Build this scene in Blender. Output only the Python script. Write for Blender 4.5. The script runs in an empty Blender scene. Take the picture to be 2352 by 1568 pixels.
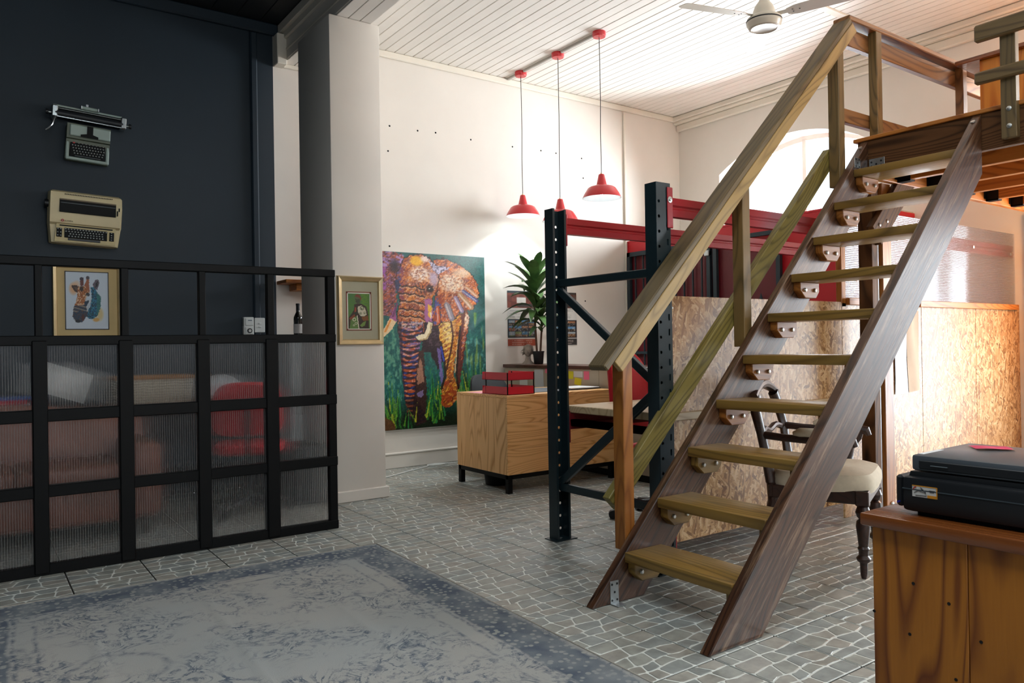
import bpy, bmesh, math, random
import numpy as np
from mathutils import Vector, Matrix, noise as mnoise

sc = bpy.context.scene
COL = sc.collection
random.seed(7)
PI = math.pi

# ------------------------------------------------------------------ camera
F_PX, YAW, PITCH, ROLL, CAM_H = 1749.5, math.radians(35.52), math.radians(0.2437), math.radians(-0.9305), 1.15
fw = Vector((math.sin(YAW) * math.cos(PITCH), math.cos(YAW) * math.cos(PITCH), math.sin(PITCH)))
rt = Vector((math.cos(YAW), -math.sin(YAW), 0))
up = rt.cross(fw)
rt, up = rt * math.cos(ROLL) + up * math.sin(ROLL), up * math.cos(ROLL) - rt * math.sin(ROLL)
cd = bpy.data.cameras.new('camera')
cam = bpy.data.objects.new('camera', cd)
COL.objects.link(cam)
cam.matrix_world = Matrix(((rt.x, up.x, -fw.x, 0), (rt.y, up.y, -fw.y, 0), (rt.z, up.z, -fw.z, CAM_H), (0, 0, 0, 1)))
cd.sensor_width = 36
cd.lens = 36 * F_PX / 2352
cd.clip_start = 0.05
sc.camera = cam

def pix(P):
    d = Vector(P) - Vector((0, 0, CAM_H))
    w = d.dot(fw)
    return (1176 + F_PX * d.dot(rt) / w, 784 - F_PX * d.dot(up) / w, w)

# ------------------------------------------------------------------ world, exposure
sc.view_settings.view_transform = 'Standard'
sc.view_settings.look = 'None'
sc.view_settings.gamma = 1
sc.view_settings.use_curve_mapping = False
sc.view_settings.exposure = 0.12
wd = bpy.data.worlds.new('sky')
sc.world = wd
wd.use_nodes = True
wb = wd.node_tree.nodes['Background']
wb.inputs[0].default_value = (0.86, 0.93, 1.0, 1)
wb.inputs[1].default_value = 2.2

# ------------------------------------------------------------------ daylight at the window openings, and an added ceiling fill
def area(name, loc, direction, w, h, power, col):
    l = bpy.data.lights.new(name, 'AREA')
    l.shape = 'RECTANGLE'; l.size = w; l.size_y = h; l.energy = power; l.color = col
    o = bpy.data.objects.new(name, l); COL.objects.link(o)
    d = Vector(direction).normalized()
    z = -d
    x = Vector((0, 0, 1) if abs(z.z) < .99 else (0, 1, 0)).cross(z).normalized()
    y = z.cross(x)
    o.matrix_world = Matrix(((x.x, y.x, z.x, loc[0]), (x.y, y.y, z.y, loc[1]), (x.z, y.z, z.z, loc[2]), (0, 0, 0, 1)))
    return o
DAY = (0.90, 0.95, 1.0)
area('daylight_arch', (7.72, 4.97, 2.75), (-1, 0, 0.05), 1.75, 1.2, 270, DAY)
area('fill_arch_loft', (7.72, 1.15, 2.95), (-1, 0, 0.05), 1.75, 1.2, 250, (1, 0.97, 0.93))  # unseen window added to brighten the white wall and pillar front
area('fill_arch_front', (7.72, -1.9, 2.6), (-1, 0.1, -0.05), 1.75, 1.5, 430, (0.88, 0.95, 1.0))  # unseen window added so faces toward the camera catch light from the right
area('daylight_side_window', (7.72, 3.95, 1.45), (-1, 0, 0), 1.0, 1.3, 60, DAY)
area('daylight_door', (7.72, 1.3, 1.1), (-1, 0.1, -0.05), 1.5, 2.0, 155, (0.80, 0.91, 1.0))
area('fill_street', (1.2, -3.42, 1.9), (0.15, 1, -0.05), 3.4, 2.0, 22, (0.82, 0.93, 1.0))  # ambient fill through a street window invented behind the camera

area('added_fill_panel', (0.7, 0.9, 3.86), (0, 0.0001, -1), 1.2, 0.6, 62, (0.86, 0.95, 1.0))  # fill added overhead, out of view, to lift the rug and floor

# ------------------------------------------------------------------ helpers
def lin(c):
    if isinstance(c, str):
        c = tuple(int(c[i:i + 2], 16) / 255 for i in (0, 2, 4))
    return tuple(v / 12.92 if v <= 0.04045 else ((v + 0.055) / 1.055) ** 2.4 for v in c)

class NT:
    """small node-graph helper"""
    def __init__(s, name):
        s.m = bpy.data.materials.new(name); s.m.use_nodes = True
        s.t = s.m.node_tree; s.n = s.t.nodes
        s.b = s.n['Principled BSDF']; s.out = s.n['Material Output']
    def add(s, typ, **kw):
        nd = s.n.new(typ)
        for k, v in kw.items():
            if k.startswith('i_'):
                nd.inputs[int(k[2:]) if k[2:].isdigit() else k[2:].replace('_', ' ')].default_value = v
            else: setattr(nd, k, v)
        return nd
    def link(s, a, b): s.t.links.new(a, b)
    def coords(s, scale=(1, 1, 1), rot=(0, 0, 0), rand=True, loc=(0, 0, 0), kind='Object'):
        tc = s.add('ShaderNodeTexCoord'); mp = s.add('ShaderNodeMapping')
        src = tc.outputs[kind]
        if rand:
            oi = s.add('ShaderNodeObjectInfo')
            ad = s.add('ShaderNodeVectorMath', operation='ADD')
            mu = s.add('ShaderNodeVectorMath', operation='SCALE')
            cb = s.add('ShaderNodeCombineXYZ')
            for i in range(3): s.link(oi.outputs['Random'], cb.inputs[i])
            s.link(cb.outputs[0], mu.inputs[0]); mu.inputs['Scale'].default_value = 37.3
            s.link(src, ad.inputs[0]); s.link(mu.outputs[0], ad.inputs[1]); src = ad.outputs[0]
        s.link(src, mp.inputs[0])
        mp.inputs['Scale'].default_value = scale; mp.inputs['Rotation'].default_value = rot; mp.inputs['Location'].default_value = loc
        return mp.outputs[0]
    def noise(s, vec, scale, detail=3, rough=0.5, dist=0.0):
        nd = s.add('ShaderNodeTexNoise'); s.link(vec, nd.inputs['Vector'])
        nd.inputs['Scale'].default_value = scale; nd.inputs['Detail'].default_value = detail
        nd.inputs['Roughness'].default_value = rough; nd.inputs['Distortion'].default_value = dist
        return nd.outputs['Fac']
    def ramp(s, fac, stops, interp='LINEAR'):
        r = s.add('ShaderNodeValToRGB'); s.link(fac, r.inputs[0]); cr = r.color_ramp; cr.interpolation = interp
        while len(cr.elements) < len(stops): cr.elements.new(0.5)
        for e, (p, c) in zip(cr.elements, stops):
            e.position = p; e.color = (*c, 1) if len(c) == 3 else c
        return r.outputs[0]
    def mix(s, fac, a, b, mode='MIX'):
        nd = s.add('ShaderNodeMix', data_type='RGBA', blend_type=mode)
        for v, k in ((fac, 0), (a, 6), (b, 7)):
            if isinstance(v, (int, float)): nd.inputs[k].default_value = v
            elif isinstance(v, tuple): nd.inputs[k].default_value = (*v, 1) if len(v) == 3 else v
            else: s.link(v, nd.inputs[k])
        return nd.outputs[2]
    def math(s, op, a, b=None, c=None):
        nd = s.add('ShaderNodeMath', operation=op)
        for v, k in ((a, 0), (b, 1), (c, 2)):
            if v is None: continue
            if isinstance(v, (int, float)): nd.inputs[k].default_value = v
            else: s.link(v, nd.inputs[k])
        return nd.outputs[0]
    def bump(s, h, strength=0.3, dist=0.01):
        b = s.add('ShaderNodeBump'); b.inputs['Strength'].default_value = strength; b.inputs['Distance'].default_value = dist
        s.link(h, b.inputs['Height']); s.link(b.outputs[0], s.b.inputs['Normal'])
    def set(s, color=None, rough=None, metal=None, spec=None, coat=None):
        B = s.b.inputs
        if color is not None:
            if isinstance(color, tuple): B['Base Color'].default_value = (*color, 1)
            else: s.link(color, B['Base Color'])
        if rough is not None:
            if isinstance(rough, (int, float)): B['Roughness'].default_value = rough
            else: s.link(rough, B['Roughness'])
        if metal is not None: B['Metallic'].default_value = metal
        if spec is not None: B['Specular IOR Level'].default_value = spec
        if coat is not None: B['Coat Weight'].default_value = coat; B['Coat Roughness'].default_value = 0.15
        return s.m

def plain(name, col, rough=0.5, metal=0.0, var=0.12, scale=6, spec=None, bump=0.0, coat=None):
    """flat colour with a faint blotchy variation"""
    t = NT(name); c = lin(col)
    v = t.coords(rand=True)
    n = t.noise(v, scale, 4, 0.6)
    colr = t.ramp(n, [(0.3, tuple(x * (1 - var) for x in c)), (0.7, tuple(min(1, x * (1 + var)) for x in c))])
    t.set(colr, rough, metal, spec, coat)
    if bump: t.bump(t.noise(v, scale * 14, 3), bump, 0.004)
    return t.m

def wood(name, c1, c2, c3=None, gs=1.0, rough=0.5, knots=0.0, blotch=None, coat=None, wear=None, spec=None):
    """plank wood, grain along local X"""
    t = NT(name); c1 = lin(c1); c2 = lin(c2)
    v = t.coords((0.30 * gs, 2.6 * gs, 2.6 * gs))
    cont = t.math('MULTIPLY', t.noise(v, 1.35, 1.2, 0.45, 0.25), 23.0)
    fr = t.math('FRACT', cont)
    fine = t.noise(t.coords((2.5 * gs, 70 * gs, 70 * gs)), 2.0, 3, 0.6)
    mid = tuple((p * .45 + q * .55) for p, q in zip(c1, c2))
    col = t.ramp(fr, [(0.0, mid), (0.14, c2), (0.62, tuple(p * .12 + q * .88 for p, q in zip(c1, c2))), (0.90, c1), (1.0, mid)])
    col = t.mix(t.math('MULTIPLY', fine, 0.35), col, c1)
    bl = t.noise(t.coords((0.9, 3, 3)), 1.7, 3)
    col = t.mix(t.ramp(bl, [(0.4, (0, 0, 0)), (0.8, (.6, .6, .6))]), col, lin(c3) if c3 else tuple(x * 0.6 for x in c1))if c3 else col
    if knots:
        vo = t.add('ShaderNodeTexVoronoi'); t.link(t.coords((1.3, 4.5, 4.5)), vo.inputs['Vector'])
        vo.inputs['Scale'].default_value = 1.0 * knots
        kd = t.ramp(vo.outputs['Distance'], [(0.035, (1, 1, 1)), (0.10, (0, 0, 0))])
        col = t.mix(t.math('MULTIPLY', kd, 0.85), col, tuple(x * 0.22 for x in c1))
    if wear:
        wn = t.noise(t.coords((1.2, 16, 16)), 2.0, 5, 0.7)
        col = t.mix(t.ramp(wn, [(0.52, (0, 0, 0)), (0.68, (0.8, 0.8, 0.8))]), col, lin(wear))
    t.set(col, t.math('MULTIPLY_ADD', fine, 0.25, rough - 0.12), coat=coat, spec=spec)
    t.bump(t.math('ADD', fine, t.math('MULTIPLY', fr, -0.25)), 0.14, 0.004)
    return t.m

WM = {}
def _link(o, parent, M):
    COL.objects.link(o)
    WM[o.name] = M
    if parent is not None:
        o.parent = parent
        o.matrix_parent_inverse = WM[parent.name].inverted()
    o.matrix_basis = M
    return o

def thing(name, label, cat, loc=(0, 0, 0), rz=0.0, group=None, kind=None):
    o = bpy.data.objects.new(name, None); o.empty_display_size = 0.1
    _link(o, None, Matrix.Translation(Vector(loc)) @ Matrix.Rotation(rz, 4, 'Z'))
    return tag(o, label, cat, group, kind)

def tag(o, label=None, cat=None, group=None, kind=None):
    if label: o['label'] = label
    if cat: o['category'] = cat
    if group: o['group'] = group
    if kind: o['kind'] = kind
    return o

def meshobj(name, me, mat, parent=None, M=None, smooth=35):
    mats = mat if isinstance(mat, (list, tuple)) else [mat]
    for m in mats:
        if len(me.materials) < len(mats): me.materials.append(m)
    if smooth and len(me.polygons):
        me.polygons.foreach_set('use_smooth', [True] * len(me.polygons))
        me.set_sharp_from_angle(angle=math.radians(smooth))
    o = bpy.data.objects.new(name, me)
    return _link(o, parent, M or Matrix.Identity(4))

class B:
    """bmesh collector; all coordinates are those of the object it becomes"""
    def __init__(s): s.bm = bmesh.new()
    def _mi(s, n0, mi):
        if mi:
            s.bm.faces.ensure_lookup_table()
            for f in s.bm.faces[n0:]: f.material_index = mi
    def box(s, x0, x1, y0, y1, z0, z1, bev=0.0, M=None, mi=0, seg=1):
        n0 = len(s.bm.faces)
        m = Matrix.Translation(((x0 + x1) / 2, (y0 + y1) / 2, (z0 + z1) / 2)) @ Matrix.Diagonal((abs(x1 - x0), abs(y1 - y0), abs(z1 - z0), 1))
        r = bmesh.ops.create_cube(s.bm, size=1, matrix=(M @ m) if M else m)
        if bev:
            ed = list({e for v in r['verts'] for e in v.link_edges})
            bmesh.ops.bevel(s.bm, geom=ed, offset=bev, segments=seg, affect='EDGES', profile=0.5)
        s._mi(n0, mi); return s
    def ring(s, pts): return [s.bm.verts.new(p) for p in pts]
    def loft(s, rings, close=True, cap=True, mi=0):
        n0 = len(s.bm.faces)
        R = [s.ring(r) for r in rings]
        n = len(R[0])
        for a, b in zip(R, R[1:]):
            for i in range(n if close else n - 1):
                j = (i + 1) % n
                try: s.bm.faces.new((a[i], a[j], b[j], b[i]))
                except ValueError: pass
        if cap and close:
            try: s.bm.faces.new(R[0][::-1]); s.bm.faces.new(R[-1])
            except ValueError: pass
        s._mi(n0, mi); return s
    def tube(s, pts, r, seg=8, cap=True, flat=1.0, mi=0, upv=None):
        pts = [Vector(p) for p in pts]
        rr = r if isinstance(r, (list, tuple)) else [r] * len(pts)
        rings = []; ref = Vector(upv) if upv else None
        for i, p in enumerate(pts):
            d = (pts[min(i + 1, len(pts) - 1)] - pts[max(i - 1, 0)]).normalized()
            if ref is None: ref = Vector((0, 0, 1)) if abs(d.z) < 0.9 else Vector((1, 0, 0))
            x = ref.cross(d)
            if x.length < 1e-4: x = Vector((1, 0, 0)).cross(d)
            x.normalize(); y = d.cross(x).normalized(); ref = y
            rings.append([p + x * math.cos(a) * rr[i] + y * math.sin(a) * rr[i] * flat for a in [2 * PI * k / seg for k in range(seg)]])
        return s.loft(rings, True, cap, mi)
    def cyl(s, p0, p1, r0, r1=None, seg=12, mi=0): return s.tube([p0, p1], [r0, r0 if r1 is None else r1], seg, mi=mi)
    def lathe(s, prof, M=None, seg=20, mi=0, cap=True):
        M = M or Matrix.Identity(4)
        return s.loft([[M @ Vector((r * math.cos(2 * PI * k / seg), r * math.sin(2 * PI * k / seg), z)) for k in range(seg)] for r, z in prof], True, cap, mi)
    def prism(s, poly, d, M=None, mi=0, bev=0.0):
        """poly in local XY, extruded along local Z from 0 to d"""
        n0 = len(s.bm.faces)
        M = M or Matrix.Identity(4)
        a = s.ring([M @ Vector((x, y, 0)) for x, y in poly]); b = s.ring([M @ Vector((x, y, d)) for x, y in poly])
        n = len(poly)
        fs = [s.bm.faces.new(a[::-1]), s.bm.faces.new(b)]
        for i in range(n): fs.append(s.bm.faces.new((a[i], a[(i + 1) % n], b[(i + 1) % n], b[i])))
        bmesh.ops.recalc_face_normals(s.bm, faces=fs)
        if bev:
            bmesh.ops.bevel(s.bm, geom=list({e for f in fs for e in f.edges}), offset=bev, segments=1, affect='EDGES')
        s._mi(n0, mi); return s
    def sphere(s, c, r, seg=12, sc3=(1, 1, 1), mi=0):
        n0 = len(s.bm.faces)
        bmesh.ops.create_uvsphere(s.bm, u_segments=seg, v_segments=max(6, seg * 2 // 3), radius=1,
            matrix=Matrix.Translation(c) @ Matrix.Diagonal((r * sc3[0], r * sc3[1], r * sc3[2], 1)))
        s._mi(n0, mi); return s
    def quad(s, *p, mi=0):
        f = s.bm.faces.new(s.ring(p)); f.material_index = mi; return s
    def mesh(s, name='m'):
        bmesh.ops.recalc_face_normals(s.bm, faces=s.bm.faces)
        me = bpy.data.meshes.new(name); s.bm.to_mesh(me); s.bm.free(); return me
    def obj(s, name, mat, parent=None, M=None, smooth=35): return meshobj(name, s.mesh(name), mat, parent, M, smooth)

def board(name, p0, p1, w, t, wv, mat, parent, bev=0.003):
    """straight timber from p0 to p1 (centre line); w across direction wv, t across the third; grain along it"""
    p0, p1 = Vector(p0), Vector(p1)
    x = (p1 - p0).normalized(); y = Vector(wv); y = (y - x * y.dot(x)).normalized(); z = x.cross(y)
    M = Matrix(((x.x, y.x, z.x, p0.x), (x.y, y.y, z.y, p0.y), (x.z, y.z, z.z, p0.z), (0, 0, 0, 1)))
    return B().box(0, (p1 - p0).length, -w / 2, w / 2, -t / 2, t / 2, bev).obj(name, mat, parent, M)

def plank_xz(name, poly, y0, y1, ang, mat, parent, bev=0.003):
    """timber with a free outline in the XZ plane, between y0 and y1, grain at angle ang"""
    c, s_ = math.cos(ang), math.sin(ang)
    ox, oz = poly[0]
    M = Matrix(((c, -s_, 0, ox), (0, 0, 1, y0), (s_, c, 0, oz), (0, 0, 0, 1)))
    loc = [((x - ox) * c + (z - oz) * s_, -(x - ox) * s_ + (z - oz) * c) for x, z in poly]
    return B().prism(loc, y1 - y0, bev=bev).obj(name, mat, parent, M)

def copy_tree(o, M, parent=None):
    """copy a thing with its parts and sub-parts; M is the world transform applied to everything"""
    c = o.copy(); COL.objects.link(c)
    W = M @ WM[o.name]; WM[c.name] = W
    if parent is not None:
        c.parent = parent; c.matrix_parent_inverse = WM[parent.name].inverted()
    c.matrix_basis = W
    for ch in o.children: copy_tree(ch, M, c)
    return c

def text_mesh(body, size, depth=0.0005):
    cu = bpy.data.curves.new('t', 'FONT'); cu.body = body; cu.size = size; cu.extrude = depth; cu.align_x = 'CENTER'; cu.align_y = 'CENTER'; cu.resolution_u = 2
    o = bpy.data.objects.new('t', cu); COL.objects.link(o)
    me = bpy.data.meshes.new_from_object(o.evaluated_get(bpy.context.evaluated_depsgraph_get()))
    bpy.data.objects.remove(o); bpy.data.curves.remove(cu); return me

FACE = Matrix(((1, 0, 0, 0), (0, 0, -1, 0), (0, 1, 0, 0), (0, 0, 0, 1)))   # local XY plane -> XZ plane facing -Y
FACEX = Matrix(((0, 0, -1, 0), (-1, 0, 0, 0), (0, 1, 0, 0), (0, 0, 0, 1)))  # local XY plane -> facing -X (local x = -Y)
def at(x, y, z): return Matrix.Translation((x, y, z))

# ------------------------------------------------------------------ painted prints (colour per vertex)
def inside(px, py, poly):
    r = np.zeros(px.shape, bool); n = len(poly)
    for i in range(n):
        x0, y0 = poly[i]; x1, y1 = poly[(i + 1) % n]
        c = (y0 > py) != (y1 > py)
        with np.errstate(divide='ignore', invalid='ignore'):
            r ^= c & (px < (x1 - x0) * (py - y0) / (y1 - y0 + 1e-12) + x0)
    return r
def seg_dist(px, py, a, b):
    dx, dy = b[0] - a[0], b[1] - a[1]
    t = np.clip(((px - a[0]) * dx + (py - a[1]) * dy) / (dx * dx + dy * dy + 1e-9), 0, 1)
    return np.hypot(px - a[0] - t * dx, py - a[1] - t * dy)
_rng = np.random.default_rng(3)
_tab = _rng.random((257, 257))
def vnoise(x, y):
    xi = np.floor(x).astype(int); yi = np.floor(y).astype(int); fx = x - xi; fy = y - yi
    fx = fx * fx * (3 - 2 * fx); fy = fy * fy * (3 - 2 * fy)
    g = lambda a, b: _tab[a % 257, b % 257]
    return (g(xi, yi) * (1 - fx) + g(xi + 1, yi) * fx) * (1 - fy) + (g(xi, yi + 1) * (1 - fx) + g(xi + 1, yi + 1) * fx) * fy
class Canvas:
    def __init__(s, X, Y, bg): s.X, s.Y = X, Y; s.C = np.zeros(X.shape + (3,)); s.C[:] = s.rgb(bg)
    def rgb(s, c): return np.array([int(c[i:i + 2], 16) / 255 for i in (0, 2, 4)])
    def put(s, m, c, a=1.0):
        w = (m * a)[..., None]; s.C = s.C * (1 - w) + s.rgb(c) * w
    def poly(s, p, c, a=1.0, wob=0):
        X, Y = s.X, s.Y
        if wob: X = X + (vnoise(s.X / 14, s.Y / 14) - .5) * wob; Y = Y + (vnoise(s.X / 14 + 50, s.Y / 14 + 9) - .5) * wob
        m = inside(X, Y, p); s.put(m, c, a); return m
    def blob(s, cx, cy, rx, ry, c, a=1.0, soft=1.0):
        d = ((s.X - cx) / rx) ** 2 + ((s.Y - cy) / ry) ** 2
        s.put(np.clip((1 - d) / soft, 0, 1), c, a)
    def line(s, pts, w, c, a=1.0):
        m = np.zeros(s.X.shape, bool)
        for p, q in zip(pts, pts[1:]): m |= seg_dist(s.X, s.Y, p, q) < w
        s.put(m, c, a)
def canvas_mesh(name, w, h, nx, ny, px_w, px_h, fn, bg):
    u = np.linspace(0, 1, nx); v = np.linspace(0, 1, ny)
    U, V = np.meshgrid(u, v)
    cv = Canvas(U * px_w, (1 - V) * px_h, bg); fn(cv)
    col = np.clip(cv.C, 0, 1)
    colL = np.where(col <= 0.04045, col / 12.92, ((col + 0.055) / 1.055) ** 2.4)
    co = np.stack([(U - .5) * w, (V - .5) * h, np.zeros_like(U)], -1).reshape(-1, 3)
    idx = np.arange(nx * ny).reshape(ny, nx)
    f = np.stack([idx[:-1, :-1], idx[:-1, 1:], idx[1:, 1:], idx[1:, :-1]], -1).reshape(-1, 4)
    me = bpy.data.meshes.new(name)
    me.from_pydata(co.tolist(), [], f.tolist())
    at_ = me.color_attributes.new('paint', 'FLOAT_COLOR', 'POINT')
    at_.data.foreach_set('color', np.concatenate([colL.reshape(-1, 3), np.ones((nx * ny, 1))], 1).astype(np.float32).ravel())
    return me
def paint_mat(name, rough=0.4, bump=0.0, coat=None):
    t = NT(name)
    a = t.add('ShaderNodeVertexColor', layer_name='paint')
    t.set(a.outputs[0], rough, coat=coat)
    if bump: t.bump(t.noise(t.coords((30, 30, 30), rand=False), 3, 4), bump, 0.004)
    return t.m

# ================================================================== materials
M_white = plain('white wall paint', 'DFD8CE', 0.75, var=0.03, scale=1.6, bump=0.05)
M_cream = plain('cream trim paint', 'E2DACB', 0.6, var=0.05, scale=3)
M_navy = plain('navy wall paint', '152530', 0.6, var=0.10, scale=1.2, bump=0.05)
M_navyc = plain('dark ceiling paint', '14171A', 0.6, var=0.12, scale=2)
M_ceil = plain('white ceiling boards', 'EBE5DC', 0.55, var=0.05, scale=1.3)
M_gap = plain('dusty joint', '8A7F74', 0.9, var=0.1)
M_red = plain('red wall paint', 'B8121F', 0.5, var=0.05, scale=2)
M_black = plain('black frame paint', '050607', 0.55, var=0.15, spec=0.2)
M_blackp = plain('black plastic', '15171A', 0.45, var=0.12)
M_steel = plain('zinc steel', 'A9ADAE', 0.35, 0.9, var=0.1, scale=20)
M_bolt = plain('bolt head steel', 'C9CBC8', 0.3, 0.9, var=0.05)
M_rackg = plain('dark green rack paint', '16262B', 0.4, var=0.18, scale=5)
M_rackr = plain('red rack paint', 'A21722', 0.33, var=0.08, scale=4, coat=0.2)
M_gate = plain('dark gate iron', '24333A', 0.5, 0.3, var=0.1)
M_glass = None

def tile_stone(name, c):
    t = NT(name); c = lin(c)
    v = t.coords((1, 1, 1), rand=True)
    n = t.noise(v, 14, 4, 0.6); n2 = t.noise(v, 160, 2, 0.6)
    col = t.ramp(n, [(0.3, tuple(x * .72 for x in c)), (0.72, tuple(x * 1.25 for x in c))])
    t.set(col, t.math('MULTIPLY_ADD', n, 0.25, 0.28)); t.bump(t.math('ADD', n, t.math('MULTIPLY', n2, .25)), 0.25, 0.003)
    return t.m
M_stones = [tile_stone('tile stone warm', '97948B'), tile_stone('tile stone grey', '92938B'), tile_stone('tile stone cool', '8C908C')]
M_joint = plain('tile mortar print', 'D4D7D0', 0.45, var=0.08, scale=20)
M_grout = plain('dark floor grout', '2E2822', 0.85, var=0.15, scale=8)

W_str = wood('dark stained stringer', '24130C', '5A3822', '3A2418', rough=0.36, knots=0.7, wear='8E7158', coat=0.35)
W_tread = wood('treated pine tread', '664C22', '9C7838', '7C6430', rough=0.42, gs=0.9, knots=0.5, coat=0.1)
W_rail = wood('treated pine rail', '54421F', '87693A', '66583A', rough=0.5, gs=1.2, knots=0.9)
W_post = wood('orange pine post', '7A4413', 'A8692A', '8C5722', rough=0.42, gs=1.0, knots=0.8)
W_loft = wood('loft pine', '8A4C17', 'C07A33', 'A9652B', rough=0.45, gs=1.1, knots=0.6)
W_green = wood('green tinged pine', '55481E', '8A7B3C', '66602E', rough=0.5, gs=1.2, knots=0.9)
M_rackshade = plain('red shelf beam with painted shade', '6A0F18', .45, var=.08)  # rack red darkened: the shade below the shelf is put into the colour
W_litside = wood('rail side with painted light', '7E6436', 'B39358', '9A7E4A', rough=0.5, gs=1.2, knots=0.9)  # window light on the handrail's side put into a paler wood
W_gr = wood('brown loft rail', '5A3616', '9A6A3A', '7A5028', rough=0.5, gs=1.1, knots=0.7)
W_loftd = wood('loft dark beam', '3A2414', '6E4A2C', '3C2616', rough=0.6, gs=0.9, knots=0.8, spec=0.15)
W_guard = wood('weathered guard board', '4A3A22', '75603C', '5E5236', rough=0.55, gs=1.2, knots=0.9)
W_desk = wood('pale pine desk', 'BC8240', 'F0BF82', 'E6B070', rough=0.4, gs=1.5, knots=0.0)
W_cab = wood('honey pine cabinet', '6A3006', 'BE7620', 'A25E14', rough=0.42, gs=1.3, knots=0.55, coat=0.08)
W_cabt = wood('red brown cabinet top', '5C2C12', '8E4E22', '744019', rough=0.25, gs=0.8, knots=0.4, coat=0.5)
W_dark = wood('dark mahogany', '1C0E0A', '3A2018', '24130D', rough=0.38, gs=1.5, coat=0.15)
W_pale = wood('pale shelf board', 'A98D68', 'CDB48E', 'B99E76', rough=0.55, gs=0.8, knots=0.5)
W_count = wood('brown counter top', '3C211A', '5A3528', '482A20', rough=0.3, gs=1.2)
W_lpine = wood('loft cabinet pine', 'B4631A', 'DA9238', 'C87A25', rough=0.4, gs=0.8, knots=0.8)

def osb_mat():
    t = NT('oriented strand board')
    cols = []
    for k, (ang, sx, sz) in enumerate(((0.5, 20, 75), (-0.7, 22, 80), (1.35, 20, 78))):
        vo = t.add('ShaderNodeTexVoronoi', feature='F1')
        v = t.coords((1, 1, 1), rot=(0, ang, 0), rand=False, loc=(k * 3.1, 0, k * 1.7))
        n = t.add('ShaderNodeTexNoise'); t.link(v, n.inputs['Vector']); n.inputs['Scale'].default_value = 9
        ad = t.add('ShaderNodeVectorMath', operation='MULTIPLY_ADD')
        t.link(n.outputs['Color'], ad.inputs[0]); ad.inputs[1].default_value = (0.05, 0.0, 0.05); t.link(v, ad.inputs[2])
        sp = t.add('ShaderNodeVectorMath', operation='MULTIPLY'); t.link(ad.outputs[0], sp.inputs[0]); sp.inputs[1].default_value = (sx, 1, sz)
        t.link(sp.outputs[0], vo.inputs['Vector']); vo.inputs['Scale'].default_value = 1
        sep = t.add('ShaderNodeSeparateColor'); t.link(vo.outputs['Color'], sep.inputs[0])
        cols.append((sep.outputs[0], sep.outputs[1]))
    f = t.mix(t.math('GREATER_THAN', cols[1][1], 0.5), cols[0][0], cols[1][0])
    f = t.mix(t.math('GREATER_THAN', cols[2][1], 0.62), f, cols[2][0])
    col = t.ramp(f, [(0.0, lin('7A5330')), (0.25, lin('A67B4C')), (0.6, lin('C49A68')), (1.0, lin('DDBD90'))])
    sp = t.noise(t.coords((60, 60, 150), rand=False, rot=(0, .6, 0)), 1, 3, .7)
    col = t.mix(t.ramp(sp, [(0.62, (0, 0, 0)), (0.70, (.8, .8, .8))]), col, lin('4E3118'))
    bl = t.noise(t.coords(rand=False), 1.3, 3)
    col = t.mix(t.ramp(bl, [(0.45, (0, 0, 0)), (0.8, (.5, .5, .5))]), col, lin('8C5A30'))
    t.set(col, 0.42)
    t.bump(f, 0.25, 0.003)
    return t.m
M_osb = osb_mat()

def poly_mat(name, clear, tint, period, axis, diffuse):
    """fluted twin-wall polycarbonate sheet"""
    t = NT(name)
    v = t.coords((1, 1, 1), rand=False)
    wv = t.add('ShaderNodeTexWave', wave_type='BANDS', bands_direction=axis)
    t.link(v, wv.inputs['Vector']); wv.inputs['Scale'].default_value = 2 * PI / period / 20 ; wv.inputs['Distortion'].default_value = 0
    bp = t.add('ShaderNodeBump'); bp.inputs['Strength'].default_value = 1.0; bp.inputs['Distance'].default_value = 0.003
    t.link(wv.outputs['Fac'], bp.inputs['Height'])
    tr = t.add('ShaderNodeBsdfTransparent'); tr.inputs[0].default_value = (*tint, 1)
    rf = t.add('ShaderNodeBsdfRefraction'); rf.inputs[0].default_value = (*tint, 1); rf.inputs['Roughness'].default_value = 0.12; rf.inputs['IOR'].default_value = 1.12
    t.link(bp.outputs[0], rf.inputs['Normal'])
    tl = t.add('ShaderNodeBsdfTranslucent'); tl.inputs[0].default_value = (*[x * .85 for x in tint], 1)
    df = t.add('ShaderNodeBsdfDiffuse'); df.inputs[0].default_value = (*[x * .55 for x in tint], 1)
    gl = t.add('ShaderNodeBsdfGlossy'); gl.inputs['Roughness'].default_value = 0.16
    t.link(bp.outputs[0], gl.inputs['Normal'])
    def mx(f, a, b):
        m = t.add('ShaderNodeMixShader')
        if isinstance(f, float): m.inputs[0].default_value = f
        else: t.link(f, m.inputs[0])
        t.link(a.outputs[0], m.inputs[1]); t.link(b.outputs[0], m.inputs[2]); return m
    see = mx(clear, rf, tr)
    milk = mx(0.5, tl, df)
    st = t.math('MULTIPLY_ADD', t.math('POWER', wv.outputs['Fac'], 3.0), diffuse * 2.2, diffuse * 0.35)
    body = mx(st, see, milk)
    fr = t.add('ShaderNodeFresnel'); fr.inputs[0].default_value = 1.45
    fin = mx(t.math('MULTIPLY', fr.outputs[0], 0.6), body, gl)
    t.link(fin.outputs[0], t.out.inputs[0])
    return t.m
M_poly = poly_mat('fluted polycarbonate pane', 0.60, (0.98, 0.985, 0.99), 0.012, 'X', 0.075)
M_poly2 = poly_mat('fluted polycarbonate sheet', 0.45, (0.97, 0.98, 1.0), 0.012, 'Z', 0.10)

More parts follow.
